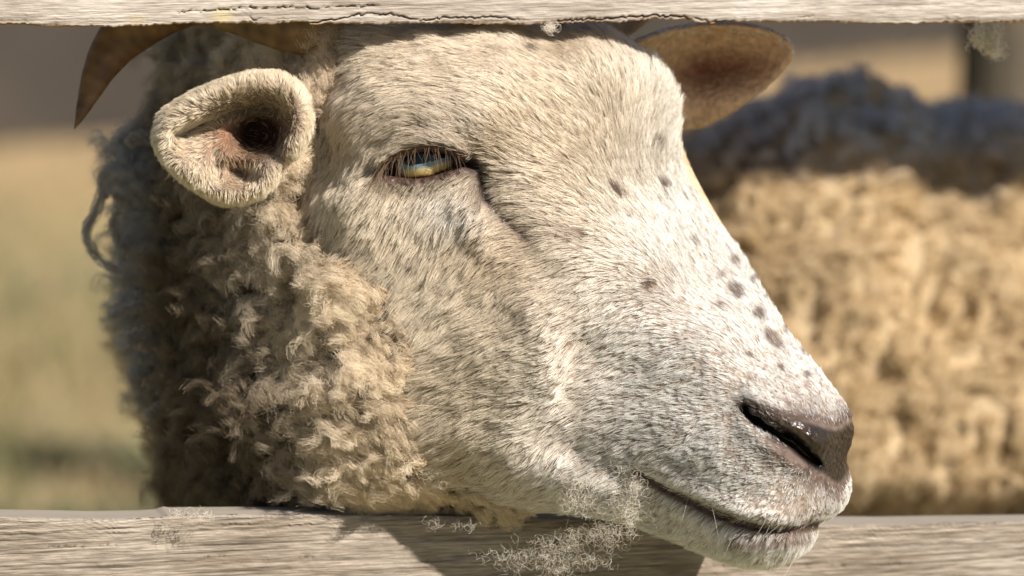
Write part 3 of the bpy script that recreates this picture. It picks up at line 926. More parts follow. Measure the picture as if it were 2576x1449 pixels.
lid = smooth_path([(958,426),(982,402),(1018,383),(1062,371),(1108,372),(1145,385),(1174,401)])
n = 80
ii = rng.beta(.8, 2.0, n) * (len(lid) - 1)
lx = np.interp(ii, np.arange(len(lid)), lid[:, 0]) + rng.normal(0, 3, n); ly = np.interp(ii, np.arange(len(lid)), lid[:, 1]) + rng.normal(0, 3, n)
ly0 = head_front(lx, ly - 6, False)
roots = mmp(lx, ly, ly0 - .4)
fr = ii / (len(lid) - 1)
dirs = np.stack([-.55 + 1.0 * fr + rng.normal(0, .28, n), -.62 + .1 * rng.standard_normal(n), -.85 + .1 * rng.standard_normal(n)], 1)
bend = np.stack([rng.normal(0, .6, n), 2.2 + 0 * fr, -3.6 + rng.normal(0, .8, n)], 1)
o = free_hairs("eyelashes", roots, dirs, rng.uniform(5.0, 13.0, n) * (1 - .4 * fr), rng.uniform(.045, .075, n) * 1e-3, np.tile([.24, .145, .08], (n, 1)) * rng.uniform(.5, 1.4, (n, 1)), bend, mat=M_fur, parent=sheep); tag(o, kind="stuff")
n = 14
k = rng.integers(len(MOUTH) // 3, len(MOUTH), n)
wx = MOUTH[k, 0] + rng.normal(0, 12, n); wy = MOUTH[k, 1] + rng.choice([-14, 40], n) + rng.normal(0, 10, n)
roots = mmp(wx, wy, head_front(wx, wy, False))
dirs = np.stack([rng.normal(-.3, .35, n), -.8 + rng.normal(0, .2, n), rng.normal(-.55, .2, n)], 1)
bend = np.stack([rng.normal(-1, 1.5, n), 1 + 0 * wx, rng.normal(-3, 1.5, n)], 1)
o = free_hairs("whiskers", roots, dirs, rng.uniform(7, 18, n), rng.uniform(.06, .09, n) * 1e-3, np.tile([.8, .74, .62], (n, 1)), bend, parent=sheep); tag(o, kind="stuff")

# ------------------------------------------------------------------ fleece of the neck: crimped locks
def locks(roots, nrm, flow, nf, length, width, curl, turns, radius, cols, name, parent, K=12, jit=.35, seed=0, gather=.55):
    """roots (L,3) mm; nf fibres a lock."""
    L = len(roots)
    s_ = np.linspace(0, 1, K)
    a = nrm * .75 + flow * .75
    a /= np.linalg.norm(a, axis=1, keepdims=True)
    u = np.cross(a, rng.standard_normal((L, 3))); u /= np.linalg.norm(u, axis=1, keepdims=True)
    v_ = np.cross(a, u)
    ph = rng.uniform(0, 2 * np.pi, L); tn = turns * rng.uniform(.7, 1.3, L)
    cu = curl * rng.uniform(.6, 1.4, L)
    th = ph[:, None] + 2 * np.pi * tn[:, None] * s_[None] ** 1.25
    amp = cu[:, None] * (0.15 + .85 * s_[None])
    # bend over along the flow
    ax = roots[:, None] + a[:, None] * (length[:, None] * (s_[None] - .28 * s_[None] ** 2))[..., None] + flow[:, None] * (length[:, None] * .25 * s_[None] ** 2)[..., None]
    cen = ax + u[:, None] * (amp * np.cos(th))[..., None] + v_[:, None] * (amp * np.sin(th))[..., None]
    # fibres
    cen = np.repeat(cen, nf, 0); uu = np.repeat(u, nf, 0); vv = np.repeat(v_, nf, 0); aa = np.repeat(a, nf, 0)
    n = len(cen)
    offr = np.sqrt(rng.random(n)) * width; offa = rng.uniform(0, 2 * np.pi, n)
    spread = 1 - gather * s_[None] ** .8
    o1 = (offr * np.cos(offa))[:, None] * spread; o2 = (offr * np.sin(offa))[:, None] * spread
    p = cen + uu[:, None] * o1[..., None] + vv[:, None] * o2[..., None]
    # each fibre's own crimp
    f1 = rng.uniform(3.0, 6.0, n)[:, None] * 2 * np.pi * s_[None] + rng.uniform(0, 6.28, n)[:, None]
    f2 = rng.uniform(3.0, 6.0, n)[:, None] * 2 * np.pi * s_[None] + rng.uniform(0, 6.28, n)[:, None]
    p = p + uu[:, None] * (jit * np.sin(f1) * (.3 + s_[None]))[..., None] + vv[:, None] * (jit * np.cos(f2) * (.3 + s_[None]))[..., None]
    p = p + aa[:, None] * (rng.normal(0, .1, n)[:, None] * length.mean() * s_[None])[..., None]
    R = radius * rng.uniform(.7, 1.3, n)[:, None] * np.linspace(1, .45, K)[None]
    C = np.repeat(cols, nf, 0) * rng.uniform(.8, 1.2, (n, 1))
    o = hair_obj(name, Pm(p), R, np.clip(C, .01, .9), M_wool, parent)
    return o

px, py, YY = to_px(HM)
wl = is_wool(px, py, YY)
dens = wl * sstep(-.6, -.2, NRM @ view) * (YY < 148) * (py < 1420)
part = fnoise(HM, 1 / 12.0, 131, 2)
for (NL, nf_, l0, l1, wd, cl, tu, rd, sd) in ((2600, 38, 9, 17, 2.9, 2.3, 1.5, .058e-3, 1), (3800, 26, 6, 12, 2.2, 1.8, 2.1, .055e-3, 2), (420, 26, 16, 26, 2.2, 2.6, 1.6, .065e-3, 3), (13000, 2, 7, 17, 1.5, 1.6, 2.2, .05e-3, 4)):
    pos, T, w = sample_mesh(HM, HQ, NL, np.clip(dens, 0, 1) * (.25 + sstep(-.25, .15, part)))
    nr = (NRM[T] * w[..., None]).sum(1); nr /= np.linalg.norm(nr, axis=1, keepdims=True)
    px, py, YY = to_px(pos)
    fl = np.stack([-.7 + .8 * vnoise(pos, 1 / 26., 91), -.15 + .3 * vnoise(pos, 1 / 20., 97), -.6 + .9 * vnoise(pos, 1 / 26., 92)], 1)
    fl /= np.linalg.norm(fl, axis=1, keepdims=True)
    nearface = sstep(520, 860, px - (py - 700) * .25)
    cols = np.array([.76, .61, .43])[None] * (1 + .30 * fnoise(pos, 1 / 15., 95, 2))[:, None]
    cols = cols * (1 - (1 - nearface)[:, None] * np.array([.84, .86, .885]))  # shade on the neck painted into the wool, darker away from the face
    edge = sstep(470, 380, px)[:, None]                       # sky light on the outer edge, painted in as grey
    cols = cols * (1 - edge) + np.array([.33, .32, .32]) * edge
    lf = sstep(60, 190, 1100 - px)
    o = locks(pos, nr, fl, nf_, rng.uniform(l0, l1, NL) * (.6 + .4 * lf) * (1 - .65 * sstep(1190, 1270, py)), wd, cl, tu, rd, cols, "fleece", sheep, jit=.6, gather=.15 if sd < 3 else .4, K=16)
    tag(o, kind="stuff")

# dangling ropes of wool on the outer edge of the neck
def ropes(paths, name, parent, nf=130, radius=.1e-3, cols=(.38, .34, .30), wid=3.2, K=40):
    P_ = []; R_ = []; C_ = []
    for pth in paths:
        q = smooth_path(pth, 3)
        d = np.r_[0, np.cumsum(np.linalg.norm(np.diff(q[:, :3], axis=0), axis=1))]
        t = np.linspace(0, d[-1], K)
        q = np.stack([np.interp(t, d, q[:, k]) for k in range(4)], 1)
        c = mmp(q[:, 0], q[:, 1], q[:, 2])
        T_ = np.gradient(c, axis=0); T_ /= np.linalg.norm(T_, axis=1, keepdims=True)
        u = np.cross(T_, [0, 1, 0.2]); u /= np.linalg.norm(u, axis=1, keepdims=True); v_ = np.cross(T_, u)
        for f in range(nf):
            r = math.sqrt(rng.random()) * q[:, 3] * MM
            a = rng.uniform(0, 6.28) + np.linspace(0, rng.uniform(4, 9), K)
            wob = 1.0 * np.sin(np.linspace(0, rng.uniform(15, 40), K) + rng.uniform(0, 6))
            P_.append(c + u * ((r + wob) * np.cos(a))[:, None] + v_ * ((r + wob) * np.sin(a))[:, None]); 
    p = np.array(P_)
    n = len(p)
    return hair_obj(name, Pm(p), radius * rng.uniform(.7, 1.3, n)[:, None] * np.ones((1, K)), np.array(cols)[None] * rng.uniform(.7, 1.2, (n, 1)), M_strand, parent)
o = ropes([
    [(340,440,118,16),(290,425,120,15),(248,440,120,13),(255,490,120,12),(238,540,118,13),(215,580,116,12),(228,625,116,10),(262,665,116,10),(310,690,114,8)],
    [(340,520,118,14),(300,500,118,12),(268,470,118,9),(262,500,118,7)],
    [(330,640,116,12),(300,620,116,10),(280,560,116,8),(300,530,116,8)],
    [(370,770,112,16),(330,775,112,12),(296,785,110,9),(276,802,110,7)],
    [(380,830,110,15),(340,840,110,11),(318,850,110,7),(330,872,110,5)],
    [(400,900,110,16),(360,905,110,12),(336,895,110,8)],
    [(430,1010,108,18),(395,1030,108,14),(372,1040,108,10),(385,1052,108,8)],
    [(390,350,112,20),(345,345,112,16),(320,365,112,12)],
    [(450,90,122,22),(405,110,124,18),(420,160,124,16),(450,220,122,16)],
    [(440,970,108,16),(410,985,108,12),(400,1000,108,8)]], "wool_rope", sheep, nf=60)
tag(o, kind="stuff")

# ------------------------------------------------------------------ fence
YAW = math.radians(13)
FA = np.array([math.cos(YAW), math.sin(YAW), 0.0])        # along the rails
FB = np.array([-math.sin(YAW), math.cos(YAW), 0.0])       # away from the camera
ZU = np.array([0, 0, 1.0])

def on_plane(px, py, o):
    """world point where the ray through a pixel meets the fence's front plane through o"""
    a = P(px, py, 0.0) - CAM
    t = ((o - CAM) @ FB) / (a @ FB)
    return CAM + a * t[..., None] if np.ndim(t) else CAM + a * t

O_UP = P(1288, 60, 28)
def uz(px, py, o):
    w = on_plane(np.asarray(px, float), np.asarray(py, float), o)
    r = w - o
    return r @ FA, r @ ZU

def rail_mesh(name, o, height, thick, edge_px, cracks, visible_edge, seed, umin=-1.45, umax=1.75, grain=.00055):
    """edge_px: traced outline of the visible edge. visible_edge 'bottom' or 'top'"""
    ex, ez = uz([p[0] for p in edge_px], [p[1] for p in edge_px], o) if edge_px else (np.array([-1, 1.]), np.array([0, 0.]))
    if edge_px:
        us = np.concatenate([np.linspace(umin, -.24, 60), np.arange(-.24, .26, .00055), np.linspace(.2605, umax, 60)])
    else:
        us = np.linspace(umin, umax, 300)
    U = len(us)
    eo = np.interp(us, ex, ez - (0 if visible_edge == 'bottom' else 0))
    nf = 110 if edge_px else 24
    vf = np.linspace(0, 1, nf) ** 1.7                       # rows dense at the visible edge
    rows = []
    # loop over the section: front rows (edge -> far), far face, back, near face
    for f in vf: rows.append((0.0, f, 0))
    for g in (0.25, .6, 1.0): rows.append((g, 1.0, 1))
    for f in (.7, .4, .15, 0.0): rows.append((1.0, f, 2))
    for g in (.9, .75, .6, .45, .3, .2, .12, .05): rows.append((g, 0.0, 3))
    R = len(rows)
    sgn = 1 if visible_edge == 'bottom' else -1
    uu = np.repeat(us[None], R, 0)
    gg = np.array([r[0] for r in rows])[:, None] * np.ones((1, U))
    ff = np.array([r[1] for r in rows])[:, None] * np.ones((1, U))
    zz = sgn * ff * height + eo[None] * (1 - ff)
    p3 = np.stack([uu * 1000 * .05, zz * 1000, gg * 18 * (gg > 0)], -1)
    fine = fnoise(p3, 1.1, seed, 3) + .6 * fnoise(p3 * np.array([.5, 2.6, 1]), 1.0, seed + 5, 2)
    dep = fine * grain
    p4 = np.stack([uu * 1000 * .02, zz * 1000, 0 * zz], -1)
    dep += .0007 * fnoise(p4, .12, seed + 9, 2)
    frontm = (gg == 0)
    dk = np.zeros_like(uu)
    for path, width, depth in cracks:
        cu, cz = uz([p[0] for p in path], [p[1] for p in path], o)
        zc = np.interp(us, cu, cz, left=9, right=9)
        zc = zc + .0003 * vnoise(np.stack([us * 900, us * 0, us * 0], 1), 1.0, seed + 31)
        brk = sstep(-.35, .0, fnoise(np.stack([us * 1000, us * 0 + cz[0] * 1e4, us * 0], 1), .10, seed + 37, 2))
        taper = (brk if len(path) == 3 else 1.0) * np.interp(us, [cu[0], cu[0] + .004, cu[-1] - .004, cu[-1]], [0, 1, 1, 0], left=0, right=0)
        g = np.exp(-((zz - zc[None]) / width) ** 2) * taper[None]
        dep = dep + depth * g * frontm
        dk = np.maximum(dk, g * frontm)
    # ragged, slightly rounded edge
    rag = (fnoise(np.stack([us * 1000, us * 0, us * 0], 1), .12, seed + 51, 4) * .0007 + .00035 * vnoise(np.stack([us * 1000, us * 0, us * 0], 1), .9, seed + 53))[None]
    zz = zz + rag * (1 - ff) ** 3 * sgn * (1 - gg) ** 14
    rnd_ = np.exp(-ff * height / .0009) * .0011 * frontm
    nearf = (ff == 0) & (gg > 0)
    zz = zz + np.where(nearf, sgn * fnoise(np.stack([uu * 12, gg * 24, 0 * uu], -1), .8, seed + 61, 3) * .0005, 0)
    Wd = o + uu[..., None] * FA + (gg * thick + dep * np.where(gg == 0, 1, 0) + rnd_)[..., None] * FB + zz[..., None] * ZU
    v = Wd.reshape(-1, 3)
    i = np.arange(R)[:, None]; j = np.arange(U - 1)[None]
    a = i * U + j; b = ((i + 1) % R) * U + j
    f = np.stack([a, a + 1, b + 1, b], -1).reshape(-1, 4)
    if sgn < 0: f = f[:, ::-1]
    f = f.copy()
    caps = [[r * U for r in range(R)][::-1], [r * U + U - 1 for r in range(R)]]
    me = mesh_np(name, v, f)
    at = me.attributes.new("crack", 'FLOAT', 'POINT'); at.data.foreach_set("value", dk.ravel().astype(np.float32))
    raw = np.where(nearf | (ff * height < .0004), 1.0, 0.0)
    at = me.attributes.new("raw", 'FLOAT', 'POINT'); at.data.foreach_set("value", raw.ravel().astype(np.float32))
    gr = me.attributes.new("gcoord", 'FLOAT_VECTOR', 'POINT')
    gr.data.foreach_set("vector", np.stack([uu, gg * thick, zz], -1).reshape(-1).astype(np.float32))
    return me

def wood_mat(name, light, mid, darkc, raw, knots=()):
    m, nt, b = new_mat(name)
    L = nt.links.new
    gc = N(nt, "ShaderNodeAttribute", attribute_name="gcoord")
    def noise(scale, vec, detail=4, dist=0.0):
        mp = N(nt, "ShaderNodeMapping"); mp.inputs["Scale"].default_value = vec; L(gc.outputs["Vector"], mp.inputs[0])
        t = N(nt, "ShaderNodeTexNoise"); t.inputs["Scale"].default_value = scale; t.inputs["Detail"].default_value = detail; t.inputs["Distortion"].default_value = dist
        L(mp.outputs[0], t.inputs["Vector"]); return t.outputs["Fac"]
    fine = noise(1, (120, 1500, 2600), 5, .1)
    mid_n = noise(1, (22, 600, 1000), 5, .15)
    blot = noise(1, (16, 40, 55), 4, .3)
    rp = N(nt, "ShaderNodeValToRGB"); L(mid_n, rp.inputs[0])
    e = rp.color_ramp.elements
    e[0].position = .30; e[0].color = (*darkc, 1); e[1].position = .62; e[1].color = (*light, 1)
    x = e.new(.45); x.color = (*mid, 1)
    fr = N(nt, "ShaderNodeMapRange"); fr.inputs["From Min"].default_value = .3; fr.inputs["From Max"].default_value = .7; fr.inputs["To Min"].default_value = .5; fr.inputs["To Max"].default_value = 1.3
    L(fine, fr.inputs["Value"])
    m1 = N(nt, "ShaderNodeVectorMath", operation='MULTIPLY'); L(rp.outputs[0], m1.inputs[0]); L(fr.outputs[0], m1.inputs[1])
    br = N(nt, "ShaderNodeValToRGB"); L(blot, br.inputs[0])
    br.color_ramp.elements[0].position = .3; br.color_ramp.elements[0].color = (.72, .66, .60, 1); br.color_ramp.elements[1].position = .7; br.color_ramp.elements[1].color = (1.12, 1.1, 1.08, 1)
    m2 = N(nt, "ShaderNodeVectorMath", operation='MULTIPLY'); L(m1.outputs[0], m2.inputs[0]); L(br.outputs[0], m2.inputs[1])
    last = m2.outputs[0]
    for (ku, kz, ru, rz, col) in knots:
        sp = N(nt, "ShaderNodeVectorMath", operation='SUBTRACT'); sp.inputs[1].default_value = (ku, 0, kz); L(gc.outputs["Vector"], sp.inputs[0])
        sc = N(nt, "ShaderNodeVectorMath", operation='MULTIPLY'); sc.inputs[1].default_value = (1 / ru, 0, 1 / rz); L(sp.outputs[0], sc.inputs[0])
        ln = N(nt, "ShaderNodeVectorMath", operation='LENGTH'); L(sc.outputs[0], ln.inputs[0])
        ad = N(nt, "ShaderNodeMath", operation='MULTIPLY_ADD'); L(fine, ad.inputs[0]); ad.inputs[1].default_value = .9; L(ln.outputs["Value"], ad.inputs[2])
        kr = N(nt, "ShaderNodeMapRange"); kr.inputs["From Min"].default_value = .7; kr.inputs["From Max"].default_value = 1.5; kr.inputs["To Min"].default_value = .85; kr.inputs["To Max"].default_value = 0
        L(ad.outputs[0], kr.inputs["Value"])
        mk = N(nt, "ShaderNodeMix", data_type='RGBA'); L(kr.outputs[0], mk.inputs[0]); L(last, mk.inputs[6]); mk.inputs[7].default_value = (*col, 1)
        last = mk.outputs[2]
    ra = N(nt, "ShaderNodeAttribute", attribute_name="raw")
    mr = N(nt, "ShaderNodeMix", data_type='RGBA'); L(ra.outputs["Fac"], mr.inputs[0]); L(last, mr.inputs[6]); mr.inputs[7].default_value = (*raw, 1)
    ca = N(nt, "ShaderNodeAttribute", attribute_name="crack")
    mc = N(nt, "ShaderNodeMix", data_type='RGBA'); L(ca.outputs["Fac"], mc.inputs[0]); L(mr.outputs[2], mc.inputs[6]); mc.inputs[7].default_value = (.09, .058, .036, 1)
    L(mc.outputs[2], b.inputs["Base Color"])
    b.inputs["Roughness"].default_value = .8
    b.inputs["Specular IOR Level"].default_value = .3
    bp = N(nt, "ShaderNodeBump"); bp.inputs["Strength"].default_value = .6; bp.inputs["Distance"].default_value = .0006
    sm = N(nt, "ShaderNodeMath", operation='ADD'); L(fine, sm.inputs[0]); L(mid_n, sm.inputs[1]); L(sm.outputs[0], bp.inputs["Height"])
    L(bp.outputs[0], b.inputs["Normal"])
    return m

ku, kz = uz([560, 345, 650], [40, 50, 58], O_UP)
M_wood_up = wood_mat("weathered_wood_pale", (.42, .38, .335), (.36, .32, .28), (.24, .20, .165), (.30, .17, .08),
                     knots=((ku[0], kz[0], .006, .0045, (.40, .33, .18)), (ku[1], kz[1], .005, .003, (.36, .30, .20))))
O_LO = P(1288, 1318, 28)
O_LO = O_UP + ((on_plane(1288.0, 1312.0, O_UP) - O_UP) @ ZU) * ZU
ku, kz = uz([2290, 1760, 2260, 1700], [1375, 1400, 1395, 1430], O_LO)
M_wood_lo = wood_mat("weathered_wood_grey", (.34, .295, .245), (.235, .198, .158), (.07, .058, .046), (.24, .205, .165),
                     knots=((ku[0], kz[0], .010, .0022, (.20, .17, .14)), (ku[1], kz[1], .02, .004, (.26, .22, .17)), (ku[3], kz[3], .012, .006, (.14, .11, .08))))

fence = bpy.data.objects.new("wooden_fence", None); SC.collection.objects.link(fence)
tag(fence, "weathered grey board fence that the cream-faced sheep puts its head through", "fence")
up_edge = [(-300,62),(0,60),(60,60),(110,64),(180,67),(300,66),(360,64),(420,61),(520,57),(600,60),(690,60),(760,56),(800,59),(880,60),(960,62),(1000,59),(1100,60),(1200,58),(1290,62),(1380,60),(1450,57),(1520,54),(1560,57),(1640,48),
           (1700,49),(1735,50),(1748,57),(1800,55),(1880,54),(1960,58),(2050,56),(2100,55),(2180,57),(2240,60),(2330,58),(2450,57),(2576,56),(2800,58)]
cracks_up = [([(440,31),(500,27),(560,24),(660,20),(800,19),(960,14)], .00022, .002),
             ([(770,57),(860,49),(900,38),(950,34),(1000,38),(1035,49),(1060,52)], .00025, .003),
             ([(1050,55),(1120,46),(1230,41),(1300,49),(1310,52)], .00025, .003), ([(1380,55),(1420,51),(1500,50),(1560,43),(1700,40),(1745,49)], .0003, .003),
             ([(1740,46),(1790,52),(1850,55)], .0003, .003), ([(620,40),(640,52),(660,44)], .0003, .0022), ([(545,28),(556,34),(565,48)], .0004, .0022), ([(2000,44),(2100,38),(2230,42)], .0002, .001)]
r1 = link("rail", rail_mesh("rail", O_UP, .15, .022, up_edge, cracks_up, 'bottom', 3, grain=.00035), M_wood_up, fence); tag(r1, "pale splintered upper rail")
lo_edge = [(-300,1308),(0,1304),(100,1305),(250,1308),(360,1306),(410,1303),(425,1298),(600,1297),(720,1297),(1040,1300),(1200,1304),(1500,1312),(1800,1318),(2100,1322),(2250,1322),(2400,1318),(2576,1316),(2800,1316)]
r2 = link("rail", rail_mesh("rail", O_LO, .12, .022, lo_edge, [([(0,1372),(150,1376),(300,1371)], .00013, .0006), ([(500,1400),(760,1404),(1100,1410)], .00013, .0006), ([(1700,1420),(2000,1425),(2300,1418)], .0002, .0009)], 'top', 8, grain=.0006), M_wood_lo, fence); tag(r2, "grey deeply grained lower rail with the head's shadow on it")
O_TOP = O_UP + ZU * .386
shade_rail = link("rail", rail_mesh("rail", O_TOP, .17, .022, None, [], 'bottom', 12), M_wood_lo, fence)  # unseen third rail, added to cast shade on the other sheep's back
for u in (-1.3, 1.6):
    c = O_UP + FA * u + FB * .075
    a = .05
    vv = []
    for z in np.linspace(0, O_TOP[2] + .22, 24):
        for k in range(16):
            t = 2 * math.pi * k / 16
            rr_ = a * (1 + .06 * math.sin(3 * t + z * 5))
            vv.append((c[0] + rr_ * math.cos(t), c[1] + rr_ * math.sin(t), z))
    ff_ = [(i * 16 + k, i * 16 + (k + 1) % 16, (i + 1) * 16 + (k + 1) % 16, (i + 1) * 16 + k) for i in range(23) for k in range(16)]
    top = len(vv); vv.append((c[0], c[1], O_TOP[2] + .24))
    m_ = bpy.data.meshes.new("fence_post"); m_.from_pydata([tuple(map(float, x)) for x in vv], [], ff_ + [(23 * 16 + k, 23 * 16 + (k + 1) % 16, top) for k in range(16)])
    g_ = m_.attributes.new("gcoord", 'FLOAT_VECTOR', 'POINT'); arr = np.array(vv, np.float32); g_.data.foreach_set("vector", np.stack([arr[:, 2], arr[:, 1], arr[:, 0]], 1).ravel())
    link("fence_post", m_, M_wood_lo, fence)

# ------------------------------------------------------------------ ground and what stands on it
def ground_mat():
    m, nt, b = new_mat("dry_pasture")
    L = nt.links.new
    tc = N(nt, "ShaderNodeTexCoord")
    def nz(s, d=4, sc=(1, 1, 1)):
        mp = N(nt, "ShaderNodeMapping"); mp.inputs["Scale"].default_value = sc; L(tc.outputs["Object"], mp.inputs[0])
        t = N(nt, "ShaderNodeTexNoise"); t.inputs["Scale"].default_value = s; t.inputs["Detail"].default_value = d; L(mp.outputs[0], t.inputs["Vector"]); return t.outputs["Fac"]
    a = N(nt, "ShaderNodeValToRGB"); L(nz(7.0, 3, (1, .35, 1)), a.inputs[0])
    a.color_ramp.elements[0].position = .36; a.color_ramp.elements[0].color = (.06, .075, .025, 1)
    a.color_ramp.elements[1].position = .56; a.color_ramp.elements[1].color = (.27, .225, .105, 1)
    x = a.color_ramp.elements.new(.48); x.color = (.21, .19, .08, 1)
    sp = N(nt, "ShaderNodeSeparateXYZ"); L(tc.outputs["Object"], sp.inputs[0])
    far = N(nt, "ShaderNodeMapRange"); far.inputs["From Min"].default_value = 3.9; far.inputs["From Max"].default_value = 5.2; far.inputs["To Max"].default_value = .9; L(sp.outputs[1], far.inputs["Value"])
    am = N(nt, "ShaderNodeMix", data_type='RGBA'); L(far.outputs[0], am.inputs[0]); L(a.outputs[0], am.inputs[6]); am.inputs[7].default_value = (.33, .225, .115, 1)
    f = N(nt, "ShaderNodeMapRange"); L(nz(60, 3), f.inputs["Value"]); f.inputs["To Min"].default_value = .7; f.inputs["To Max"].default_value = 1.3
    mu = N(nt, "ShaderNodeVectorMath", operation='MULTIPLY'); L(am.outputs[2], mu.inputs[0]); L(f.outputs[0], mu.inputs[1])
    L(mu.outputs[0], b.inputs["Base Color"]); b.inputs["Roughness"].default_value = .95
    bp = N(nt, "ShaderNodeBump"); bp.inputs["Strength"].default_value = .8; bp.inputs["Distance"].default_value = .03; L(nz(25, 4), bp.inputs["Height"]); L(bp.outputs[0], b.inputs["Normal"])
    return m
gx = np.concatenate([np.linspace(-80, -6, 10), np.linspace(-5.5, 5.5, 90), np.linspace(6, 80, 10)]); gy = np.concatenate([np.linspace(-20, -3, 6), np.linspace(-2.8, 12, 110), np.linspace(13, 120, 14)])
GX, GY = np.meshgrid(gx, gy, indexing='ij')
gv = np.stack([GX, GY, 0 * GX], -1).reshape(-1, 3)
gv[:, 2] = fnoise(gv, .9, 4, 3) * .02 * (np.abs(gv[:, 0]) < 6) * (gv[:, 1] < 12)
nx_, ny_ = len(gx), len(gy)
i = np.arange(nx_ - 1)[:, None]; j = np.arange(ny_ - 1)[None]
a = i * ny_ + j
gf = np.stack([a, a + ny_, a + ny_ + 1, a + 1], -1).reshape(-1, 4)
ground = link("ground", mesh_np("ground", gv, gf), ground_mat()); tag(ground, kind="structure")

# grass blades
def hairs_world(name, p, col, mat, rad):
    return hair_obj(name, p, rad, col, mat)
ng = 60000
g0 = np.stack([rng.uniform(-1.3, 1.3, ng), rng.uniform(1.2, 8.2, ng), np.zeros(ng)], 1)
g0[:, 0] *= .6 + .22 * g0[:, 1]
tuf = fnoise(g0, 1.6, 66, 3)
hgt = (.03 + .05 * rng.random(ng)) * (.7 + .9 * sstep(-.1, .5, tuf))
hgt *= 1 - .8 * sstep(3.0, 5.5, g0[:, 1])
g0[:, 2] = fnoise(g0 * np.array([1, 1, 0]), .9, 4, 3) * .02
for (qx, qy, sx, sy, m0) in ((220, 1190, .03, .04, 1500), (330, 1215, .05, .025, 1500), (0, 1425, .10, .05, 2200), (130, 1420, .10, .05, 2200), (260, 1420, .10, .05, 2200), (400, 1420, .10, .05, 2200)):
    c_ = CAM + (P(float(qx), float(qy), 0.0) - CAM) * (-CAM[2] / (P(float(qx), float(qy), 0.0) - CAM)[2])
    a0 = rng.integers(0, ng, m0); g0[a0, 0] = c_[0] + rng.normal(0, sx, m0); g0[a0, 1] = c_[1] + rng.normal(0, sy, m0); hgt[a0] = .012 if qy < 1300 else .024; tuf[a0] = 9
lean = rng.normal(0, .5, (ng, 2))
s4 = np.linspace(0, 1, 4)
gp = g0[:, None] + np.stack([lean[:, 0:1] * hgt[:, None] * s4 ** 2, lean[:, 1:2] * hgt[:, None] * s4 ** 2, hgt[:, None] * s4[None]], -1)
gcol = np.where((rng.random(ng) < .12 + .4 * sstep(.1, .5, tuf))[:, None], [.09, .115, .035], [.29, .215, .11]) * rng.uniform(.7, 1.2, (ng, 1))
gfar = sstep(3.7, 5.0, g0[:, 1])[:, None]; gcol = gcol * (1 - gfar) + np.array([.33, .23, .12]) * gfar
gcol[tuf > 5] = np.array([.045, .065, .03]) * rng.uniform(.6, 1.3, ((tuf > 5).sum(), 1))
gr = hairs_world("grass", gp, gcol, M_strand, np.array([[1.6, 1.4, 1.0, .3]]) * 1e-3); tag(gr, kind="stuff")

def plain_mat(name, c0, c1, scale=6, rough=.9, stretch=(1, 1, 1)):
    m, nt, b = new_mat(name); L = nt.links.new
    tc = N(nt, "ShaderNodeTexCoord"); mp = N(nt, "ShaderNodeMapping"); mp.inputs["Scale"].default_value = stretch; L(tc.outputs["Object"], mp.inputs[0])
    t = N(nt, "ShaderNodeTexNoise"); t.inputs["Scale"].default_value = scale; t.inputs["Detail"].default_value = 5; L(mp.outputs[0], t.inputs["Vector"])
    r = N(nt, "ShaderNodeValToRGB"); L(t.outputs["Fac"], r.inputs[0])
    r.color_ramp.elements[0].position = .35; r.color_ramp.elements[0].color = (*c0, 1); r.color_ramp.elements[1].position = .65; r.color_ramp.elements[1].color = (*c1, 1)
    L(r.outputs[0], b.inputs["Base Color"]); b.inputs["Roughness"].default_value = rough
    return m

def boxes(name, bx, mat, parent=None):
    v = []; f = []
    for (c, h, ax) in bx:
        k = len(v)
        ax = np.array(ax, float); ay = np.array([-ax[1], ax[0], 0])
        for sx in (-1, 1):
            for sy in (-1, 1):
                for sz in (-1, 1):
                    q = np.array(c) + ax * sx * h[0] + ay * sy * h[1] + np.array([0, 0, sz * h[2]])
                    v.append(tuple(q))
        f += [tuple(k + x for x in t) for t in ((0, 1, 3, 2), (4, 6, 7, 5), (0, 4, 5, 1), (2, 3, 7, 6), (0, 2, 6, 4), (1, 5, 7, 3))]
    m_ = bpy.data.meshes.new(name); m_.from_pydata(v, [], f)
    return link(name, m_, mat, parent)

def ground_hit(px, py):
    a = P(float(px), float(py), 0.0) - CAM
    return CAM + a * (-CAM[2] / a[2])
# barn wall running off obliquely
A = ground_hit(-100, 350); B = ground_hit(2250, 128)
ax = (B - A); Lw = np.linalg.norm(ax); ax /= Lw
B2 = A + ax * (Lw + 7); A2 = A - ax * 3
wall = bpy.data.objects.new("barn_wall", None); SC.collection.objects.link(wall); wall.location = A
tag(wall, "dull brown timber wall far behind the pasture, dark along its foot", "wall")
nb = bpy.data.objects
tot = np.linalg.norm(B2 - A2); pw = .22; cnt = int(tot / pw)
bx = []
for k in range(cnt):
    c = A2 + ax * (k + .5) * pw - A
    bx.append((c + np.array([0, 0, 1.35]) + np.array([-ax[1], ax[0], 0]) * rng.normal(0, .006), (pw * .47, .014, 1.15), ax))
w1 = boxes("planking", bx, plain_mat("old_planks", (.055, .034, .020), (.12, .08, .048), 2.2, .9, (1, 1, .3)), wall); tag(w1, kind="stuff")
w2 = boxes("footing", [((A2 + B2) / 2 - A + np.array([0, 0, .11]) - np.array([-ax[1], ax[0], 0]) * .03, (tot / 2, .07, .11), ax)], plain_mat("dark_footing", (.02, .015, .010), (.04, .03, .02), 3), wall)
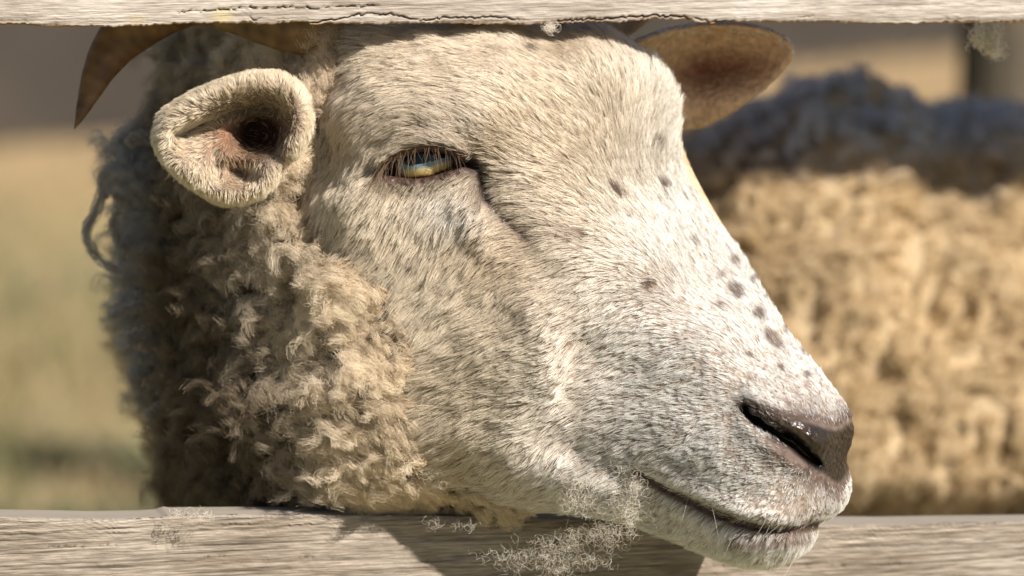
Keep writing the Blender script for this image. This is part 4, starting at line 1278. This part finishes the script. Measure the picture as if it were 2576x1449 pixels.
# blurred post on the far side of the pasture, to the right
pp = ground_hit(2500, 1150)
bp_ = P(2492.0, 300.0, 1900.0)
post = []
pv = []
H = 1.15
for z in np.linspace(0, H, 20):
    for k in range(14):
        t = 2 * math.pi * k / 14
        r_ = .034 * (1 + .1 * math.sin(2 * t + 6 * z))
        pv.append((r_ * math.cos(t) + .012 * math.sin(4 * z), r_ * math.sin(t), z))
pf = [(i * 14 + k, i * 14 + (k + 1) % 14, (i + 1) * 14 + (k + 1) % 14, (i + 1) * 14 + k) for i in range(19) for k in range(14)]
pv.append((0, 0, H + .02)); pf += [(19 * 14 + k, 19 * 14 + (k + 1) % 14, len(pv) - 1) for k in range(14)]
m_ = bpy.data.meshes.new("post"); m_.from_pydata(pv, [], pf)
po = link("post", m_, plain_mat("post_wood", (.07, .055, .035), (.13, .10, .065), 20)); po.location = (bp_[0], bp_[1], 0)
tag(po, "dark weathered post out of focus behind the woolly back of the other sheep", "post")

# ------------------------------------------------------------------ the other sheep
def to_m(w):
    r = w - CAM
    d = r @ FWD
    return np.stack([r[:, 0] / d * D * 1000, (d - D) * 1000, (r @ UPV) / d * D * 1000], 1)
other = bpy.data.objects.new("sheep", None); SC.collection.objects.link(other)
c0 = P(2780, 1480, 800); c1 = P(1930, 985, 740); c2 = P(2140, 360, 700); c3 = P(2500, 590, 740); c4 = P(1990, 590, 700)
other.location = (c0[0], c0[1], 0)
tag(other, "other sheep standing side-on behind the fence, only its matted tan fleece in view", "sheep")
hx = c0[0] + .62
parts = [(tuple(c0), (.38, .20, .25)), (tuple(c1), (.135, .16, .135)), (tuple(c2), (.042, .06, .034)), (tuple(c3), (.05, .08, .05)), (tuple(c4), (.05, .08, .05)),
         ((c0[0] + .25, c0[1], c0[2] + .05), (hx, c0[1] - .03, .66), .13, .075), ((hx - .02, c0[1] - .03, .68), (hx + .17, c0[1] - .05, .60), .062, .036),
         ((hx - .01, c0[1] - .03, .69), (hx - .04, c0[1] - .14, .69), .018, .008), ((hx - .01, c0[1] - .03, .69), (hx - .04, c0[1] + .08, .69), .018, .008),
         ((c1[0] - .03, c1[1], c1[2]), (c1[0] - .10, c1[1], c1[2] - .12), .03, .015)]
for sx in (-.40, .24):
    for sy in (-.1, .1):
        x0 = c0[0] + sx + (.06 if sx < 0 else 0)
        parts.append(((x0, c0[1] + sy, .34), (x0 + .01, c0[1] + sy, .17), .055, .026)); parts.append(((x0 + .01, c0[1] + sy, .17), (x0, c0[1] + sy, .016), .024, .03))
ov, oq = body_mesh(parts, (c1[0] - .2, c0[1] - .27, -.02), (hx + .27, c0[1] + .27, .82), .010, .045)
on = vnormals(ov, oq)
wm = sstep(.18, .26, ov[:, 2]) * sstep(hx - .02, hx - .08, ov[:, 0])
ov = ov + on * ((fnoise(ov, 26, 21, 3) * .016 + np.abs(fnoise(ov, 40, 27, 2)) * .006 - .004) * wm)[:, None]
om = mesh_np("body", ov - np.array(other.location), oq)
ocol = np.where(wm[:, None] > .5, np.array([.34, .25, .145]) * (1 + .2 * fnoise(ov, 20, 33, 2))[:, None], [.5, .42, .34])
vcol(om, "skin", ocol); a_ = om.attributes.new("wet", 'FLOAT', 'POINT')
ob = link("body", om, M_skin, other)
# its locks
on = vnormals(ov, oq)
dens = wm * sstep(-.3, .1, -on[:, 1] + on[:, 2] * .6)
NL = 5200
p_, T, w = sample_mesh(ov, oq, NL, dens)
n_ = (on[T] * w[..., None]).sum(1); n_ /= np.linalg.norm(n_, axis=1, keepdims=True)
fl = np.stack([-.3 + .5 * vnoise(p_, 14, 71), -.2 + 0 * n_[:, 0], -.8 + .4 * vnoise(p_, 14, 72)], 1); fl /= np.linalg.norm(fl, axis=1, keepdims=True)
_Pm = Pm
def Pm(m): return m / 1000.0 - np.array(other.location)     # this fleece is laid out in world metres
cc = (np.array([.52, .375, .205])[None] + sstep(P(2000, 440, 650)[2], P(2000, 330, 650)[2], p_[:, 2])[:, None] * np.array([-.15, .01, .22])[None]) * (1 + .2 * vnoise(p_, 30, 75))[:, None]  # cool sky-lit shade on the back painted in: upper fleece goes blue-grey
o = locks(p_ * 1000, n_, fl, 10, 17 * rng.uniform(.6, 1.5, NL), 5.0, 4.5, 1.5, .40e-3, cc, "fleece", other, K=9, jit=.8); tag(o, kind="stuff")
Pm = _Pm
# the near sheep's trunk carries the same matted fleece
p_, T, w = sample_mesh(bv, bq, 3000, sstep(.17, .27, bv[:, 2]) * sstep(.10, .16, bv[:, 1]))
n_ = (bn[T] * w[..., None]).sum(1); n_ /= np.linalg.norm(n_, axis=1, keepdims=True)
fl = np.stack([.5 * vnoise(p_, 14, 171), .1 + 0 * n_[:, 0], -.8 + .4 * vnoise(p_, 14, 172)], 1); fl /= np.linalg.norm(fl, axis=1, keepdims=True)
def Pm(m): return m / 1000.0
o = locks(p_ * 1000, n_, fl, 9, 14 * rng.uniform(.6, 1.4, 3000), 5.0, 4.0, 1.5, .40e-3, np.array([.42, .32, .20])[None] * (1 + .2 * vnoise(p_, 30, 175))[:, None], "fleece", sheep, K=9, jit=.8); tag(o, kind="stuff")
Pm = _Pm
# ------------------------------------------------------------------ loose wool caught on the fence
def tuft(name, blobs, n, length, radius, curl, label, col=(.72, .66, .56), K=14, drop=0.0):
    """blobs: (px,py,Y, rx,ry,rY, weight)"""
    bl = np.array(blobs, float)
    k = rng.choice(len(bl), n, p=bl[:, 6] / bl[:, 6].sum())
    off = rng.standard_normal((n, 3)) * .55
    c = mmp(bl[k, 0] + off[:, 0] * bl[k, 3], bl[k, 1] + off[:, 1] * bl[k, 4], bl[k, 2] + off[:, 2] * bl[k, 5])
    d = rng.standard_normal((n, 3)); d[:, 1] *= .5; d /= np.linalg.norm(d, axis=1, keepdims=True)
    u = np.cross(d, rng.standard_normal((n, 3))); u /= np.linalg.norm(u, axis=1, keepdims=True); v_ = np.cross(d, u)
    s_ = np.linspace(-.5, .5, K)
    L_ = length * rng.uniform(.4, 1.5, n)
    ph = rng.uniform(0, 6.28, n)[:, None] + s_[None] * rng.uniform(6, 16, n)[:, None]
    cr = (curl * rng.uniform(.5, 1.6, n))[:, None]
    p = c[:, None] + d[:, None] * (L_[:, None] * s_[None])[..., None] + u[:, None] * (cr * np.cos(ph))[..., None] + v_[:, None] * (cr * np.sin(ph))[..., None]
    cols_ = np.array(col)[None] * rng.uniform(.8, 1.2, (n, 1))
    o = hair_obj(name, Pm(p), radius * np.ones((n, K)), np.clip(cols_, 0, .9), M_fur)
    tag(o, label, "wool tuft", "wool tufts caught on the fence")
    return o
tuft("wool_tuft", [(1500,1215,-14,70,26,5,.8),(1580,1235,-14,45,50,5,1.3),(1585,1290,-12,30,30,5,1.2),(1480,1270,-12,60,25,5,.7),(1440,1240,-12,30,25,5,.4),(1530,1330,0,70,16,6,1.3),
                   (1400,1370,8,95,22,6,1.5),(1340,1400,10,90,18,6,1.7),(1440,1410,8,90,22,6,1.7),(1300,1425,14,35,10,4,.5),(1480,1360,6,90,20,5,1.2),(1400,1435,12,50,12,4,.6)],
     520, 7.0, .045e-3, 1.2, "large wispy tuft of curly wool hanging below the jaw, in front of the lower rail")
tuft("wool_tuft", [(455,1293,15,24,4,3,1),(505,1291,15,24,5,3,1)], 20, 6, .06e-3, 1.2, "small curl of wool on the lower rail under the neck, left of the jaw")
tuft("wool_tuft", [(1165,1322,18,30,9,3,1),(1100,1318,16,40,6,3,.4)], 16, 6, .05e-3, 1.2, "thin wisp of wool stuck to the shaded lower rail", col=(.5, .46, .4))
tuft("wool_tuft", [(2478,92,110,18,14,8,1),(2490,70,110,16,10,8,.6),(2500,120,110,6,16,8,.4)], 420, 8, .09e-3, 1.5, "blurred white fluff dangling from the upper rail near its right end", col=(.8, .76, .66))
tuft("wool_tuft", [(1380,70,24,14,4,3,1)], 30, 5, .06e-3, 1.0, "tiny scrap of wool on the underside of the upper rail above the forehead")
